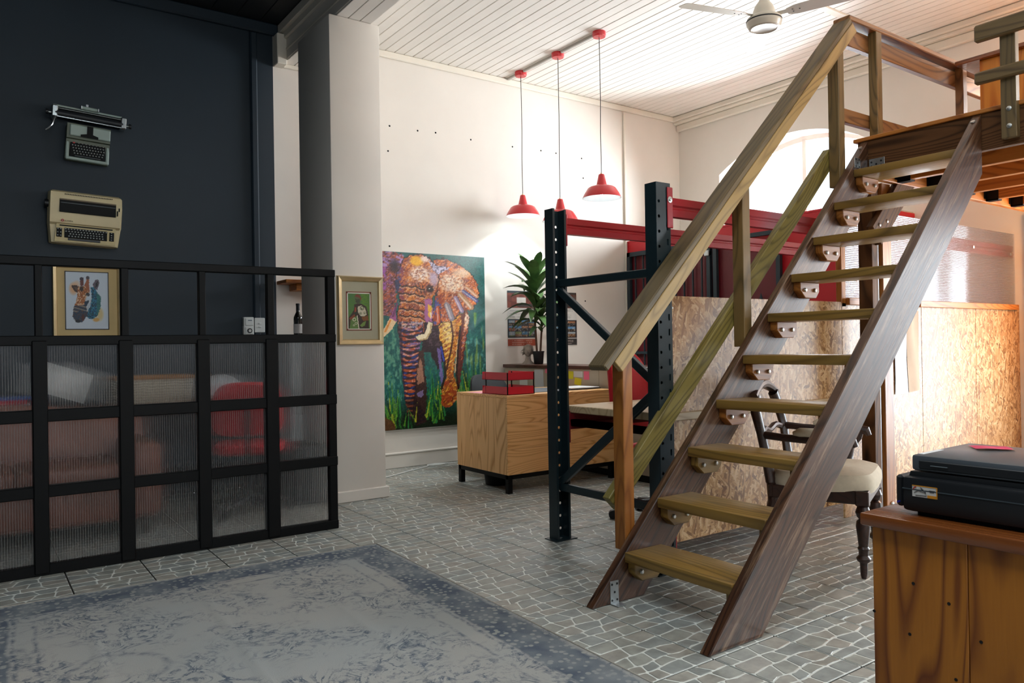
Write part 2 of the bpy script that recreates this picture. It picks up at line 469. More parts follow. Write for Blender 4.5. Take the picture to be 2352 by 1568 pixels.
def glass_mat(name, tint=(0.95, 0.98, 1)):
    t = NT(name)
    tr = t.add('ShaderNodeBsdfTransparent'); tr.inputs[0].default_value = (*tint, 1)
    gl = t.add('ShaderNodeBsdfGlossy'); gl.inputs['Roughness'].default_value = 0.03
    fr = t.add('ShaderNodeFresnel'); fr.inputs[0].default_value = 1.4
    m = t.add('ShaderNodeMixShader'); t.link(fr.outputs[0], m.inputs[0]); t.link(tr.outputs[0], m.inputs[1]); t.link(gl.outputs[0], m.inputs[2])
    t.link(m.outputs[0], t.out.inputs[0]); return t.m
M_glass = glass_mat('window glass')

# ================================================================== the setting
XL, XR, YN, YF, ZC = -3.0, 7.27, -3.5, 6.52, 3.94
def struct(name, o_or_bm, mat=None, label=None, cat=None):
    o = o_or_bm.obj(name, mat) if isinstance(o_or_bm, B) else o_or_bm
    return tag(o, label, cat, kind='structure')

# ---- floor: slab, printed cobble tiles on a 0.358 m grid
TS, TX0, TY0 = 0.35838, 2.1893, 3.2707
floor = struct('floor', B().box(XL, XR + .6, YN, YF, -0.12, -0.006), M_grout, 'grey ceramic floor tiles printed with small cobble stones', 'floor')
def tile_layout(seed):
    """irregular stone outlines inside one tile: list of polygons (unit square)"""
    rnd = random.Random(seed)
    rows = [0]
    for k in range(5): rows.append(rows[-1] + rnd.uniform(.75, 1.25))
    rows = [r / rows[-1] for r in rows]
    out = []
    nr = 5
    wob = [[rnd.uniform(-.035, .035) for _ in range(40)] for _ in range(nr + 1)]
    wob[0] = [0] * 40; wob[-1] = [0] * 40
    def yb(r, x):
        i = x * 6; a = int(i); f = i - a
        return rows[r] + wob[r][a] * (1 - f) + wob[r][a + 1] * f
    for r in range(nr):
        n = rnd.choice((3, 3, 4)); xs = [0]
        for k in range(n): xs.append(xs[-1] + rnd.uniform(.6, 1.4))
        xs = [x / xs[-1] for x in xs]
        lean = [0] + [rnd.uniform(-.045, .045) for _ in range(n - 1)] + [0]
        for k in range(n):
            xa0, xa1, xb0, xb1 = xs[k] - lean[k], xs[k] + lean[k], xs[k + 1] - lean[k + 1], xs[k + 1] + lean[k + 1]
            xm0, xm1 = (xa0 + xb0) / 2 + rnd.uniform(-.03, .03), (xa1 + xb1) / 2 + rnd.uniform(-.03, .03)
            poly = [(xa0, yb(r, xa0)), (xm0, yb(r, xm0)), (xb0, yb(r, xb0)), (xb1, yb(r + 1, xb1)), (xm1, yb(r + 1, xm1)), (xa1, yb(r + 1, xa1))]
            cx = sum(p[0] for p in poly) / 6; cy = sum(p[1] for p in poly) / 6
            g = 0.0075
            sh = []
            for x, y in poly:                     # shrink to leave a joint, less so at the tile's own edge
                dx, dy = cx - x, cy - y; L = math.hypot(dx, dy)
                kx = .35 if x < .01 or x > .99 else 1.5
                ky = .35 if y < .01 or y > .99 else 1.5
                sh.append((x + dx / L * g * kx, y + dy / L * g * ky))
            # round the corners
            rd = []
            m = len(sh)
            for i in range(m):
                p, q, s_ = sh[i - 1], sh[i], sh[(i + 1) % m]
                k_ = 0.22 if i in (0, 2, 3, 5) else 0.0
                if k_:
                    rd.append((q[0] + (p[0] - q[0]) * k_ * .6, q[1] + (p[1] - q[1]) * k_ * .6))
                    rd.append((q[0] + (s_[0] - q[0]) * k_ * .6, q[1] + (s_[1] - q[1]) * k_ * .6))
                else: rd.append(q)
            out.append(([p for p in rd], rnd.randrange(3)))
    return out
def add_tile(b, lay, ox, oy, s, flip=False):
    n0 = len(b.bm.faces)
    b.box(ox, ox + s, oy, oy + s, -0.006, -0.0012, 0.001)
    for poly, mi in lay:
        if flip: poly = [(1 - x, 1 - y) for x, y in poly]
        P = [(ox + x * s, oy + y * s) for x, y in poly]
        cx = sum(p[0] for p in P) / len(P); cy = sum(p[1] for p in P) / len(P)
        lo = b.ring([(x, y, -0.0013) for x, y in P])
        hi = b.ring([(x + (cx - x) * .06, y + (cy - y) * .06, 0.0) for x, y in P])
        n = len(P)
        for i in range(n):
            f = b.bm.faces.new((lo[i], lo[(i + 1) % n], hi[(i + 1) % n], hi[i])); f.material_index = mi + 1
        f = b.bm.faces.new(hi); f.material_index = mi + 1
TM = [M_joint] + M_stones
lays = [tile_layout(s) for s in (11, 23, 37)]
tile_me = []
for k, lay in enumerate(lays):
    b = B(); add_tile(b, lay, 0.0, 0.0, TS - 0.008); me = b.mesh('tile')
    for m in TM: me.materials.append(m)
    tile_me.append(me)
RUG = [(-0.08, 4.09), (1.926, 4.12), (1.83, 1.12), (-0.16, 1.10)]
def in_rug(x, y): return -0.05 < x < 1.85 and 1.2 < y < 4.05
cand, rest = [], []
for i in range(-15, 15):
    for j in range(-19, 10):
        x, y = TX0 + i * TS, TY0 + j * TS
        if x < XL or x + TS > XR + .3 or y < YN or y > YF: continue
        cx, cy = x + TS / 2, y + TS / 2
        vis = False
        if cx * fw.x + cy * fw.y > 0.6:
            q = [pix((x + a, y + c_, 0)) for a in (0, TS) for c_ in (0, TS)]
            if any(-30 < p[0] < 2382 and p[1] < 1600 for p in q) and not (in_rug(x, y) and in_rug(x + TS, y + TS)):
                vis = True
                if cy > 2.9 and cx > 3.2 and cx * .0 + cy < 6.6 and cx > 5.0: vis = False    # behind the board partition
                if cx > 2.1 and cy < 1.05: vis = False                                       # behind the cabinet
        if vis: cand.append((-1 / max(.1, pix((cx, cy, 0))[2]) ** 3, i, j, x, y))
        else: rest.append((i, j, x, y))
cand.sort()
for _, i, j, x, y in cand[:298]:
    k = (i * 7 + j * 13) % 3
    o = bpy.data.objects.new('floor_tile', tile_me[k])
    R = Matrix.Rotation(PI, 4, 'Z') if (i * 3 + j * 5) % 2 else Matrix.Identity(4)
    c = Matrix.Translation((x + TS / 2, y + TS / 2, 0)) @ R @ Matrix.Translation((-TS / 2 + .004, -TS / 2 + .004, 0))
    _link(o, floor, c)
b = B()
for i, j, x, y in rest + [t[1:] for t in cand[298:]]:
    if x < -1.2 or y < -0.5:
        b.box(x + .002, x + TS - .002, y + .002, y + TS - .002, -0.006, 0.0, mi=1)
    else: add_tile(b, lays[(i * 7 + j * 13) % 3], x + .004, y + .004, TS - .008, bool((i * 3 + j * 5) % 2))
tag(b.obj('far_tiles', TM, floor), kind='stuff')

# ---- ceiling: tongue-and-groove boards along Y, white right of the beam, dark left of it
ceil = struct('ceiling', B().box(XL - .1, XR + .1, YN - .1, YF + .1, ZC + .02, ZC + .12), M_gap, 'painted tongue and groove board ceiling', 'ceiling')
bx = 2.54; bw = 0.098
b_me = B().box(0, bw - .004, YN, YF, ZC, ZC + .03, .004).mesh('ceiling_board'); b_me.materials.append(M_ceil)
x = bx
while x < XR:
    o = bpy.data.objects.new('ceiling_board', b_me); _link(o, ceil, Matrix.Translation((x, 0, random.uniform(-.0008, .0008)))); x += bw
d_me = B().box(0, .196, YN, YF, ZC, ZC + .03, .004).mesh('dark_ceiling_board'); d_me.materials.append(M_navyc)
x = 2.25 - .2
while x > XL:
    o = bpy.data.objects.new('dark_ceiling_board', d_me); _link(o, ceil, Matrix.Translation((x, 0, 0))); x -= .2
b = B(); b.box(bx, XR, 3.62, 3.69, ZC - .012, ZC + .003, .003)
struct('trim_1', b, M_cream, 'white cover strip across the ceiling boards', 'trim')

# ---- beam and pillar
struct('ceiling_beam', B().box(2.25, 2.54, YN, YF, 3.632, ZC - .001, .004), M_white, 'white boxed ceiling beam resting on the pillar', 'beam')
b = B()
for x0, x1, z0, z1 in ((2.20, 2.25, 3.86, ZC - .002), (2.225, 2.25, 3.80, 3.86), (2.24, 2.25, 3.70, 3.725)):
    b.box(x0, x1, YN, YF - .03, z0, z1, .006)
struct('trim_2', b, M_cream, 'stepped cornice along the dark side of the beam', 'trim')
b = B()
for k in range(3): b.box(2.256 + k * .094, 2.256 + k * .094 + .09, YN, YF - .02, 3.62, 3.632, .003)
struct('trim_3', b, M_ceil, 'narrow boards under the ceiling beam', 'trim')
pil = struct('wall_pillar', B().box(2.19, 2.60, 5.33, 5.985, 0, 3.62, .012, seg=2), M_white, 'square white plastered pillar', 'pillar')
b = B(); b.box(2.172, 2.618, 5.312, 6.003, 0, .085, .006)
b.obj('pillar_skirting', M_white, pil)

# ---- far wall: dark paint left of x = 2.165, white right of it
struct('wall_far_dark', B().box(XL - .1, 2.165, YF, YF + .15, 0, ZC), M_navy, 'dark navy painted wall behind the glazed screen', 'wall')
wf = struct('wall_far', B().box(2.165, XR + .3, YF, YF + .15, 0, ZC), M_white, 'white plastered wall with the elephant painting', 'wall')
b = B()
for hx, hz in ((3.27, 3.24), (3.57, 3.24), (3.77, 3.25), (4.18, 3.24), (3.25, 3.0), (4.7, 3.24), (5.08, 3.25), (5.29, 3.25), (5.66, 3.24), (5.68, 3.02), (3.25, 2.1), (5.68, 1.63)):
    B().cyl((hx, YF - .0015, hz), (hx, YF + .01, hz), .009, seg=8).obj('screw_hole', M_black, wf)
struct('trim_4', B().box(2.54, XR, YF - .035, YF, ZC - .065, ZC - .002, .008), M_cream, 'thin cream cornice on the white wall', 'trim')
struct('trim_5', B().box(XL, 2.2, YF - .05, YF, ZC - .10, ZC - .002, .012), M_navy, 'dark painted cornice on the navy wall', 'trim')
struct('trim_6', B().box(1.965, 2.025, YF - .03, YF, 0, ZC - .1, .012), M_navy, 'dark painted vertical batten on the navy wall', 'trim')
struct('trim_7', B().box(6.305, 6.335, YF - .022, YF, 0, 3.86, .006), M_cream, 'white vertical cable duct on the far wall', 'trim')
struct('trim_8', B().box(2.165, 2.25, YF - .12, YF, 3.58, ZC - .1, .006).box(2.25, 2.56, YF - .03, YF, 3.585, 3.62, .006), M_cream, 'white moulding where the beam meets the wall', 'trim')
bb = B(); bb.box(2.165, 6.3, YF - .02, YF, 0, .13, .006).box(2.165, 6.3, YF - .03, YF, .13, .15, .006)
struct('baseboard_far', bb, M_white, 'white skirting board on the far wall', 'skirting')
struct('baseboard_dark', B().box(XL, 2.165, YF - .02, YF, 0, .14, .006), M_navy, 'dark skirting board on the navy wall', 'skirting')

# ---- right wall with arched openings
def arch_poly(yc, hw, z0, zs, za, n=14):
    """outline (y,z): jambs up to zs, segmental arch with apex za"""
    h = za - zs; R = (hw * hw + h * h) / (2 * h); a = math.asin(hw / R)
    pts = [(yc - hw, z0), (yc + hw, z0)]
    for k in range(n + 1):
        t = a - 2 * a * k / n
        pts.append((yc + R * math.sin(t), za - R + R * math.cos(t)))
    return pts
openings = [arch_poly(4.97, .93, 2.05, 3.12, 3.40), arch_poly(1.15, .93, 2.42, 3.12, 3.40), arch_poly(-1.9, .93, 1.85, 3.12, 3.40),
            [(3.42, .85), (4.42, .85), (4.42, 2.05), (3.42, 2.05)], [(.5, .0), (2.05, .0), (2.05, 2.1), (.5, 2.1)]]
def wall_with_holes(y0, y1, z0, z1, holes, x):
    """planar wall sheet at x made by splitting in vertical strips around the holes"""
    b = B()
    ys = sorted({y0, y1, *[p[0] for h in holes for p in h]})
    def span(poly, y):
        zs = []
        n = len(poly)
        for i in range(n):
            (ya, za), (yb, zb) = poly[i], poly[(i + 1) % n]
            if abs(ya - yb) < 1e-9: continue
            if min(ya, yb) - 1e-9 <= y <= max(ya, yb) + 1e-9: zs.append(za + (zb - za) * (y - ya) / (yb - ya))
        return (min(zs), max(zs)) if zs else None
    for ya, yb in zip(ys, ys[1:]):
        if yb - ya < 1e-6: continue
        ym = (ya + yb) / 2; e = 1e-6
        cuts = []
        for h in holes:
            if min(p[0] for p in h) < ym < max(p[0] for p in h):
                cuts.append((span(h, ya + e), span(h, yb - e)))
        cuts.sort(key=lambda c: c[0][0])
        la = lb = z0
        for (a0, a1), (b0, b1) in cuts:
            if a0 > la + 1e-6 or b0 > lb + 1e-6: b.quad((x, ya, la), (x, yb, lb), (x, yb, b0), (x, ya, a0))
            la, lb = a1, b1
        b.quad((x, ya, la), (x, yb, lb), (x, yb, z1), (x, ya, z1))
    return b
b = wall_with_holes(YN, YF, 0, ZC, openings, XR)
for h in openings:
    n = len(h)
    for i in range(n):
        (ya, za), (yb, zb) = h[i], h[(i + 1) % n]
        b.quad((XR, ya, za), (XR, yb, zb), (XR + .42, yb, zb), (XR + .42, ya, za))
wr = struct('wall_right', b, M_white, 'white wall with the arched window', 'wall')
b2 = wall_with_holes(YN, YF, 0, ZC, openings, XR + .43)
b2.obj('outer_face', M_white, wr)
b = B(); b.box(XR - .05, XR, YN, YF, ZC - .17, ZC - .09, .01).box(XR - .13, XR, YN, YF, ZC - .06, ZC - .002, .01).box(XR - .10, XR, YN, YF, ZC - .09, ZC - .06, .006)
struct('trim_9', b, M_cream, 'stepped cream cornice on the window wall', 'trim')
def window(n, poly, label, bars_y, bars_z):
    w = thing('window_%d' % n, label, 'window', (XR + .3, (poly[0][0] + poly[1][0]) / 2, poly[0][1]), kind='structure')
    x = XR + .32
    g = B(); g.bm.faces.new(g.ring([(x, y, z) for y, z in poly])); g.obj('pane', M_glass, w)
    fr = B(); n_ = len(poly)
    fr.loft([[(x + dx, poly[0][0] * 0 + y, z) for dx in (0,)] for y, z in poly], False, False) if False else None
    for i in range(n_):
        (ya, za), (yb, zb) = poly[i], poly[(i + 1) % n_]
        fr.tube([(x, ya, za), (x, yb, zb)], .04, 4, True)
    fr.obj('window_frame', M_white, w)
    z0 = poly[0][1]
    for y, zt in bars_y: B().box(x - .02, x + .02, y - .022, y + .022, z0, zt).obj('mullion', M_white, w)
    for z, y0, y1 in bars_z: B().box(x - .02, x + .02, y0, y1, z - .02, z + .02).obj('transom', M_white, w)
window(1, openings[0], 'bright arched window with a central mullion', [(4.97, 3.39)], [])
window(2, openings[1], 'added unseen arched window lighting the loft', [(1.15, 3.39)], [])
window(4, openings[2], 'added unseen arched window on the street side of the loft', [(-1.9, 3.39)], [])
window(3, openings[3], 'low window behind the fluted plastic partition', [(3.92, 2.05)], [(1.5, 3.42, 4.42)])

# ---- walls behind and left of the camera
struct('wall_left', B().box(XL - .15, XL, YN, YF, 0, ZC), M_navy, 'navy side wall', 'wall')
b = B()
b.box(XL, -.55, YN - .15, YN, 0, ZC).box(2.95, XR + .3, YN - .15, YN, 0, ZC).box(-.55, 2.95, YN - .15, YN, 0, .85).box(-.55, 2.95, YN - .15, YN, 2.95, ZC)
struct('wall_near', b, M_white, 'white wall with the added street window', 'wall')

# ---- red entrance enclosure standing out from the window wall
b = B(); b.box(6.34, XR, 3.62, YF, 0, 2.325, .004)
ent = struct('wall_entrance', b, M_red, 'red painted entrance enclosure below the arched window', 'wall')
B().box(6.352, XR - .003, 3.632, YF - .003, 2.3255, 2.339, .002).obj('added_neutral_top', plain('grey neutral top', 'B9B6B0', .8), ent)  # unseen grey top added to keep red bounce off walls and ceiling
b = B(); b.box(6.34, 6.352, 3.62, YF - .003, 2.3255, 2.345).obj('roof_edge', M_red, ent)
B().box(6.332, 6.34, 5.22, 6.46, 0, 2.17, .002).obj('dark_panel', plain('dark red panel', '5E0C18', .5, var=.08), ent)
B().box(6.332, 6.34, 4.42, 5.16, 0, 2.14, .002).obj('dark_panel', bpy.data.materials['dark red panel'], ent)
def gate(name, label, y0, y1, zt, arc):
    g = thing(name, label, 'gate', (6.31, (y0 + y1) / 2, 0))
    x = 6.30
    b = B(); b.box(x - .02, x + .02, y0, y0 + .045, .02, zt).box(x - .02, x + .02, y1 - .045, y1, .02, zt)
    b.box(x - .02, x + .02, y0, y1, .06, .10)
    if not arc: b.box(x - .02, x + .02, y0, y1, zt - .05, zt).box(x - .015, x + .015, y0, y1, 1.02, 1.05)
    else: b.box(x - .02, x + .02, y0, y1, zt - .04, zt)
    b.obj('gate_frame', M_gate, g)
    n = 9 if not arc else 6
    ym, hw = (y0 + y1) / 2, (y1 - y0) / 2
    arcz = lambda y: 1.40 + .17 * ((y - ym) / hw) ** 2
    for k in range(1, n + 1):
        y = y0 + (y1 - y0) * k / (n + 1)
        B().box(x - .007, x + .007, y - .007, y + .007, .1, arcz(y) if arc else zt - .05).obj('bar', M_gate, g)
    if arc:
        B().tube([(x, ym + hw * (k / 8 - 1), arcz(ym + hw * (k / 8 - 1))) for k in range(17)], .014, 6).obj('arched_rail', M_gate, g)
        for yy in (ym - hw * .42, ym + hw * .48):
            z = arcz(yy)
            f = B().lathe([(.008, 0), (.008, .04), (.022, .055), (.008, .07), (.024, .10), (.012, .15), (.001, .19)], at(x, yy, z), 6)
            f.box(x - .004, x + .004, yy - .04, yy + .04, z + .055, z + .068)
            f.obj('finial', M_gate, g)
    else:
        B().box(x - .04, x + .01, y0 + .0, y0 + .06, zt - .16, zt - .10, .006).obj('gate_latch', M_steel, g)
gate('security_gate', 'iron security gate of straight bars on the red enclosure', 5.24, 6.46, 2.20, False)
gate('security_gate', 'iron gate with a dipped rail and spear finials', 4.40, 5.20, 2.21, True)

# ================================================================== glazed screen in front of the dark room
scr = thing('room_divider', 'low black framed screen with an open top row and fluted panes', 'screen', (0.7, 4.61, 0))
SY = 4.61
mull = [(-.495, -.455), (-.105, -.065), (.279, .315), (.679, .718), (1.083, 1.121), (1.476, 1.519), (1.857, 1.909)]
rails = [(1.600, 1.646), (1.185, 1.236), (.790, .853), (.400, .460), (.0, .055)]
for k, (a, c) in enumerate(mull):
    B().box(a, c, SY, SY + .045, rails[-1][0] + .002, 1.646, .004).obj('mullion', M_black, scr)
    if a < 1.8: B().box(a - .016, c + .017, SY - .012, SY + .06, .01, 1.21, .005).obj('pane_bead', M_black, scr)
for a, c in rails: B().box(-.9, 1.911, SY - .004, SY + .05, a, c, .004).obj('rail', M_black, scr)
for (z0, z1) in ((.853, 1.185), (.46, .79), (.055, .40)):
    for (a, a2), (c, c2) in zip(mull, mull[1:]):
        B().box(a2 + .01, c - .008, SY + .016, SY + .022, z0 - .004, z1 + .004).obj('pane', M_poly, scr)

# ================================================================== stairs
ST = thing('staircase', 'open timber stair ladder with bolted treads rising to the loft', 'stairs', (2.35, 2.2, 0))
SL = 2.352 / (4.455 - 2.18); ANG = math.atan(SL)
spoly = [(2.18, 0), (2.495, 0), (4.455, 1.96 * SL), (4.455, 2.352)]
YN0, YN1, YF0, YF1 = 1.855, 1.902, 2.49, 2.537
s1 = plank_xz('stringer', spoly, YN0, YN1, ANG, W_str, ST, .004)
s2 = plank_xz('stringer', spoly, YF0, YF1, ANG, W_str, ST, .004)
RISE, RUN = .2155, .2125
cleat = None
for k in range(1, 11):
    z = RISE * k; x = 2.375 + RUN * (k - 1)
    if k >= 9: x -= .0
    d = .235
    M = Matrix(((0, 1, 0, x), (1, 0, 0, YN1), (0, 0, 1, z - .045), (0, 0, 0, 1)))     # local X along +Y
    tr = B().box(0, YF0 - YN1, 0, d, 0, .045, .005, seg=2).obj('tread', W_tread, ST, M)
    for yy, sg in ((YF0, -1), (YN1, 1)):
        px = [(0.02, 0), (.195, 0), (.195, -.05), (.165, -.085), (.065, -.085), (.02, -.045)]
        b = B().prism([(x + a, z - .045 + c_) for a, c_ in px], .045, Matrix(((1, 0, 0, 0), (0, 0, 1, 0 if sg > 0 else -.045), (0, 1, 0, 0), (0, 0, 0, 1))) , bev=.003)
        cl = b.obj('cleat', W_post if k > 3 else W_tread, tr, at(0, yy, 0))
        f = yy + sg * .045
        for bx_ in (.06, .15):
            B().lathe([(.0115, 0), (.0115, .004), (.008, .009), (.001, .010)], Matrix.Translation((x + bx_, f, z - .045 - .042)) @ Matrix.Rotation(-sg * PI / 2, 4, 'X'), 8).obj('bolt', M_bolt, tr)
# hand rail on the far side: cap, rail under it, lower rail, posts
hx0, hz0, hx1, hz1 = 2.31, 1.035, 4.345, 3.07
dv = Vector((hx1 - hx0, 0, hz1 - hz0)).normalized(); nv = Vector((-dv.z, 0, dv.x))
p0, p1 = Vector((hx0, 2.575, hz0)), Vector((hx1, 2.575, hz1))
cap = board('handrail_cap', p0, p1, .115, .034, (0, 1, 0), W_guard, ST, .006)
yo = Vector((0, -.042, 0))
board('handrail', p0 - nv * .05 + dv * .06 + yo, p1 - nv * .05 + yo, .066, .03, nv, W_litside, ST)
board('lower_rail', (2.43, 2.632, .40), (4.27, 2.632, 2.265), .095, .045, nv, W_green, ST)
for px0, z0, z1, m in ((2.43, .20, 1.09, W_post), (3.31, 1.12, 1.97, W_rail), (4.225, 2.06, 2.93, W_rail)):
    board('baluster', (px0 + .03, 2.573, z0), (px0 + .03, 2.573, z1), .062, .07, (1, 0, 0), m, ST)
# steel brackets
def bracket(parent, x, y, z, w, h, M=None):
    b = B(); b.box(x, x + w, y - .003, y, z, z + h, .001)
    o = b.obj('angle_bracket', M_steel, parent)
    for a, c_ in ((.2, .15), (.8, .15), (.5, .5), (.2, .85), (.8, .85)):
        B().cyl((x + a * w, y - .0045, z + c_ * h), (x + a * w, y - .002, z + c_ * h), .005, seg=8).obj('screw', M_blackp, o)
    return o
bk = bracket(ST, 2.285, YF0, .002, .05, .10)
B().box(2.285, 2.335, YF0 - .05, YF0 - .003, 0.001, .005, .001).obj('bracket_foot', M_steel, ST)
bracket(ST, 4.30, YF0, 2.17, .06, .06)
b = B(); b.box(4.452, 4.4555, YF0 - .10, YF0 - .005, 2.17, 2.235, .001); o = b.obj('hinge_plate', M_steel, ST)
for yy, zz in ((.02, .02), (.02, .045), (.05, .03), (.08, .02), (.08, .045)):
    B().cyl((4.4505, YF0 - .1 + yy, 2.17 + zz), (4.453, YF0 - .1 + yy, 2.17 + zz), .006, seg=8).obj('screw', M_blackp, o)
b = B(); b.box(4.452, 4.4555, YN1 + .003, YN1 + .05, 2.15, 2.23, .001); o = b.obj('hinge_plate', M_steel, ST)
B().cyl((4.4505, YN1 + .035, 2.21), (4.453, YN1 + .035, 2.21), .006, seg=8).obj('screw', M_blackp, o)
for yy in (YN0 + .024, YF0 + .024):
    B().cyl((4.41, yy, 2.352 - .045 * SL + .0), (4.41 - .004, yy, 2.352 - .045 * SL + .005), .012, seg=10).obj('bolt', M_bolt, ST)

# ================================================================== loft
LO = thing('loft_platform', 'timber loft platform with pine joists and guard rails', 'loft', (4.8, 2.6, 0))
board('edge_beam', (4.485, 2.56, 2.255), (4.485, -.6, 2.255), .20, .05, (0, 0, 1), W_loftd, LO)
board('deck_edge', (4.488, 2.58, 2.3635), (4.488, -.6, 2.3635), .022, .09, (0, 0, 1), W_loft, LO)
y = 2.575
while y > -.6:
    board('deck_board', (4.54, y - .07, 2.364), (XR - .01, y - .07, 2.364), .135, .022, (0, 1, 0), W_loft, LO, .002); y -= .14
board('ledger', (4.51, 2.535, 2.235), (XR - .01, 2.535, 2.235), .19, .045, (0, 0, 1), W_loft, LO)
for jx in (4.86, 5.27, 5.69, 6.11, 6.53, 6.95):
    board('joist', (jx, 2.51, 2.252), (jx, -.6, 2.252), .20, .05, (0, 0, 1), W_loft, LO)
    h = B(); h.box(jx - .030, jx - .0255, 2.43, 2.512, 2.145, 2.30).box(jx + .0255, jx + .030, 2.43, 2.512, 2.145, 2.30).box(jx - .030, jx + .030, 2.43, 2.512, 2.142, 2.1515)
    h.box(jx - .062, jx - .030, 2.508, 2.512, 2.16, 2.30).box(jx + .030, jx + .062, 2.508, 2.512, 2.16, 2.30)
    h.obj('joist_hanger', M_black, LO)
# posts under the platform
board('loft_post', (4.645, 2.61, 0), (4.645, 2.61, 2.14), .07, .09, (1, 0, 0), W_loftd, LO)
B().cyl((4.707, 2.60, 0), (4.707, 2.60, 2.14), .022, seg=14).obj('steel_pipe', M_steel, LO)
board('loft_post', (4.786, 2.605, 0), (4.786, 2.605, 2.14), .105, .085, (1, 0, 0), W_post, LO)
B().lathe([(.014, 0), (.014, .004), (.009, .01), (.001, .011)], Matrix.Translation((4.79, 2.562, .10)) @ Matrix.Rotation(PI / 2, 4, 'X'), 8).obj('bolt', M_bolt, LO)
br = board('diagonal_brace', (4.60, 2.545, 1.79), (5.18, 2.545, 2.35), .15, .045, (0, 0, 1), W_loftd, LO)
for bx_, bz in ((4.63, 1.86), (4.69, 1.80), (4.72, 1.89)):
    B().lathe([(.011, 0), (.011, .003), (.001, .006)], Matrix.Translation((bx_, 2.522, bz)) @ Matrix.Rotation(PI / 2, 4, 'X'), 8).obj('bolt', M_bolt, br)
board('wall_post', (7.235, 2.60, 0), (7.235, 2.60, 2.14), .06, .09, (1, 0, 0), W_loft, LO)
# guard rail round the opening, along X at the far edge
board('guard_cap', (4.33, 2.575, 3.085), (7.2, 2.575, 3.085), .11, .034, (0, 1, 0), W_gr, LO, .005)
board('guard_rail', (4.345, 2.595, 3.0), (7.2, 2.595, 3.0), .11, .04, (0, 0, 1), W_gr, LO)
board('guard_rail', (4.29, 2.60, 2.515), (7.2, 2.60, 2.515), .085, .038, (0, 0, 1), W_gr, LO)
for gx, m in ((4.66, W_rail), (5.81, W_gr), (6.9, W_gr)):
    board('guard_post', (gx, 2.55, 2.375), (gx, 2.55, 3.07), .062, .055, (1, 0, 0), m, LO)
# guard on the open edge: post bolted to the beam, two boards
gp = board('guard_post', (4.435, 1.708, 2.185), (4.435, 1.708, 2.74), .073, .045, (0, 1, 0), W_guard, LO)
for z in (2.245, 2.335):
    B().lathe([(.013, 0), (.013, .003), (.001, .006)], Matrix.Translation((4.412, 1.705, z)) @ Matrix.Rotation(-PI / 2, 4, 'Y'), 10).obj('bolt', M_bolt, gp)
board('guard_post', (4.435, .40, 2.185), (4.435, .40, 2.74), .073, .045, (0, 1, 0), W_guard, LO)
board('guard_board', (4.392, 1.853, 2.761), (4.392, .2, 2.761), .09, .036, (0, 0, 1), W_guard, LO, .008)
board('guard_board', (4.392, 1.856, 2.524), (4.392, .2, 2.524), .064, .036, (0, 0, 1), W_guard, LO, .008)

# ================================================================== pallet rack
RK = thing('pallet_rack', 'dark green pallet rack frame with red beams', 'rack', (2.84, 3.1, 0))
def plate(b, M, w, L, cx, pitch, r, z0, rect=None):
    """sheet in local XY (x 0..w, y 0..L) with a row of holes at x=cx"""
    n = int((L - z0) / pitch); yprev = 0.0
    def q(x0, x1, y0, y1):
        if x1 - x0 > 1e-5 and y1 - y0 > 1e-5: b.quad(*[M @ Vector(p) for p in ((x0, y0, 0), (x1, y0, 0), (x1, y1, 0), (x0, y1, 0))])
    e = (rect[0] if rect else r) * 1.25; e2 = (rect[1] if rect else r) * 1.25
    q(0, cx - e, 0, L); q(cx + e, w, 0, L)
    for k in range(n):
        yc = z0 + k * pitch
        q(cx - e, cx + e, yprev, yc - e2)
        outer = [(cx + e * a, yc + e2 * c_) for a, c_ in ((-1, -1), (0, -1), (1, -1), (1, 0), (1, 1), (0, 1), (-1, 1), (-1, 0))]
        if rect: inner = [(cx + rect[0] * a, yc + rect[1] * c_) for a, c_ in ((-1, -1), (0, -1), (1, -1), (1, 0), (1, 1), (0, 1), (-1, 1), (-1, 0))]
        else: inner = [(cx + r * math.cos(t), yc + r * math.sin(t)) for t in [(-.75 + .25 * i) * PI for i in range(8)]]
        for i in range(8):
            j = (i + 1) % 8
            b.quad(*[M @ Vector((*p, 0)) for p in (outer[i], outer[j], inner[j], inner[i])])
        yprev = yc + e2
    q(cx - e, cx + e, yprev, L)
UH = 1.945
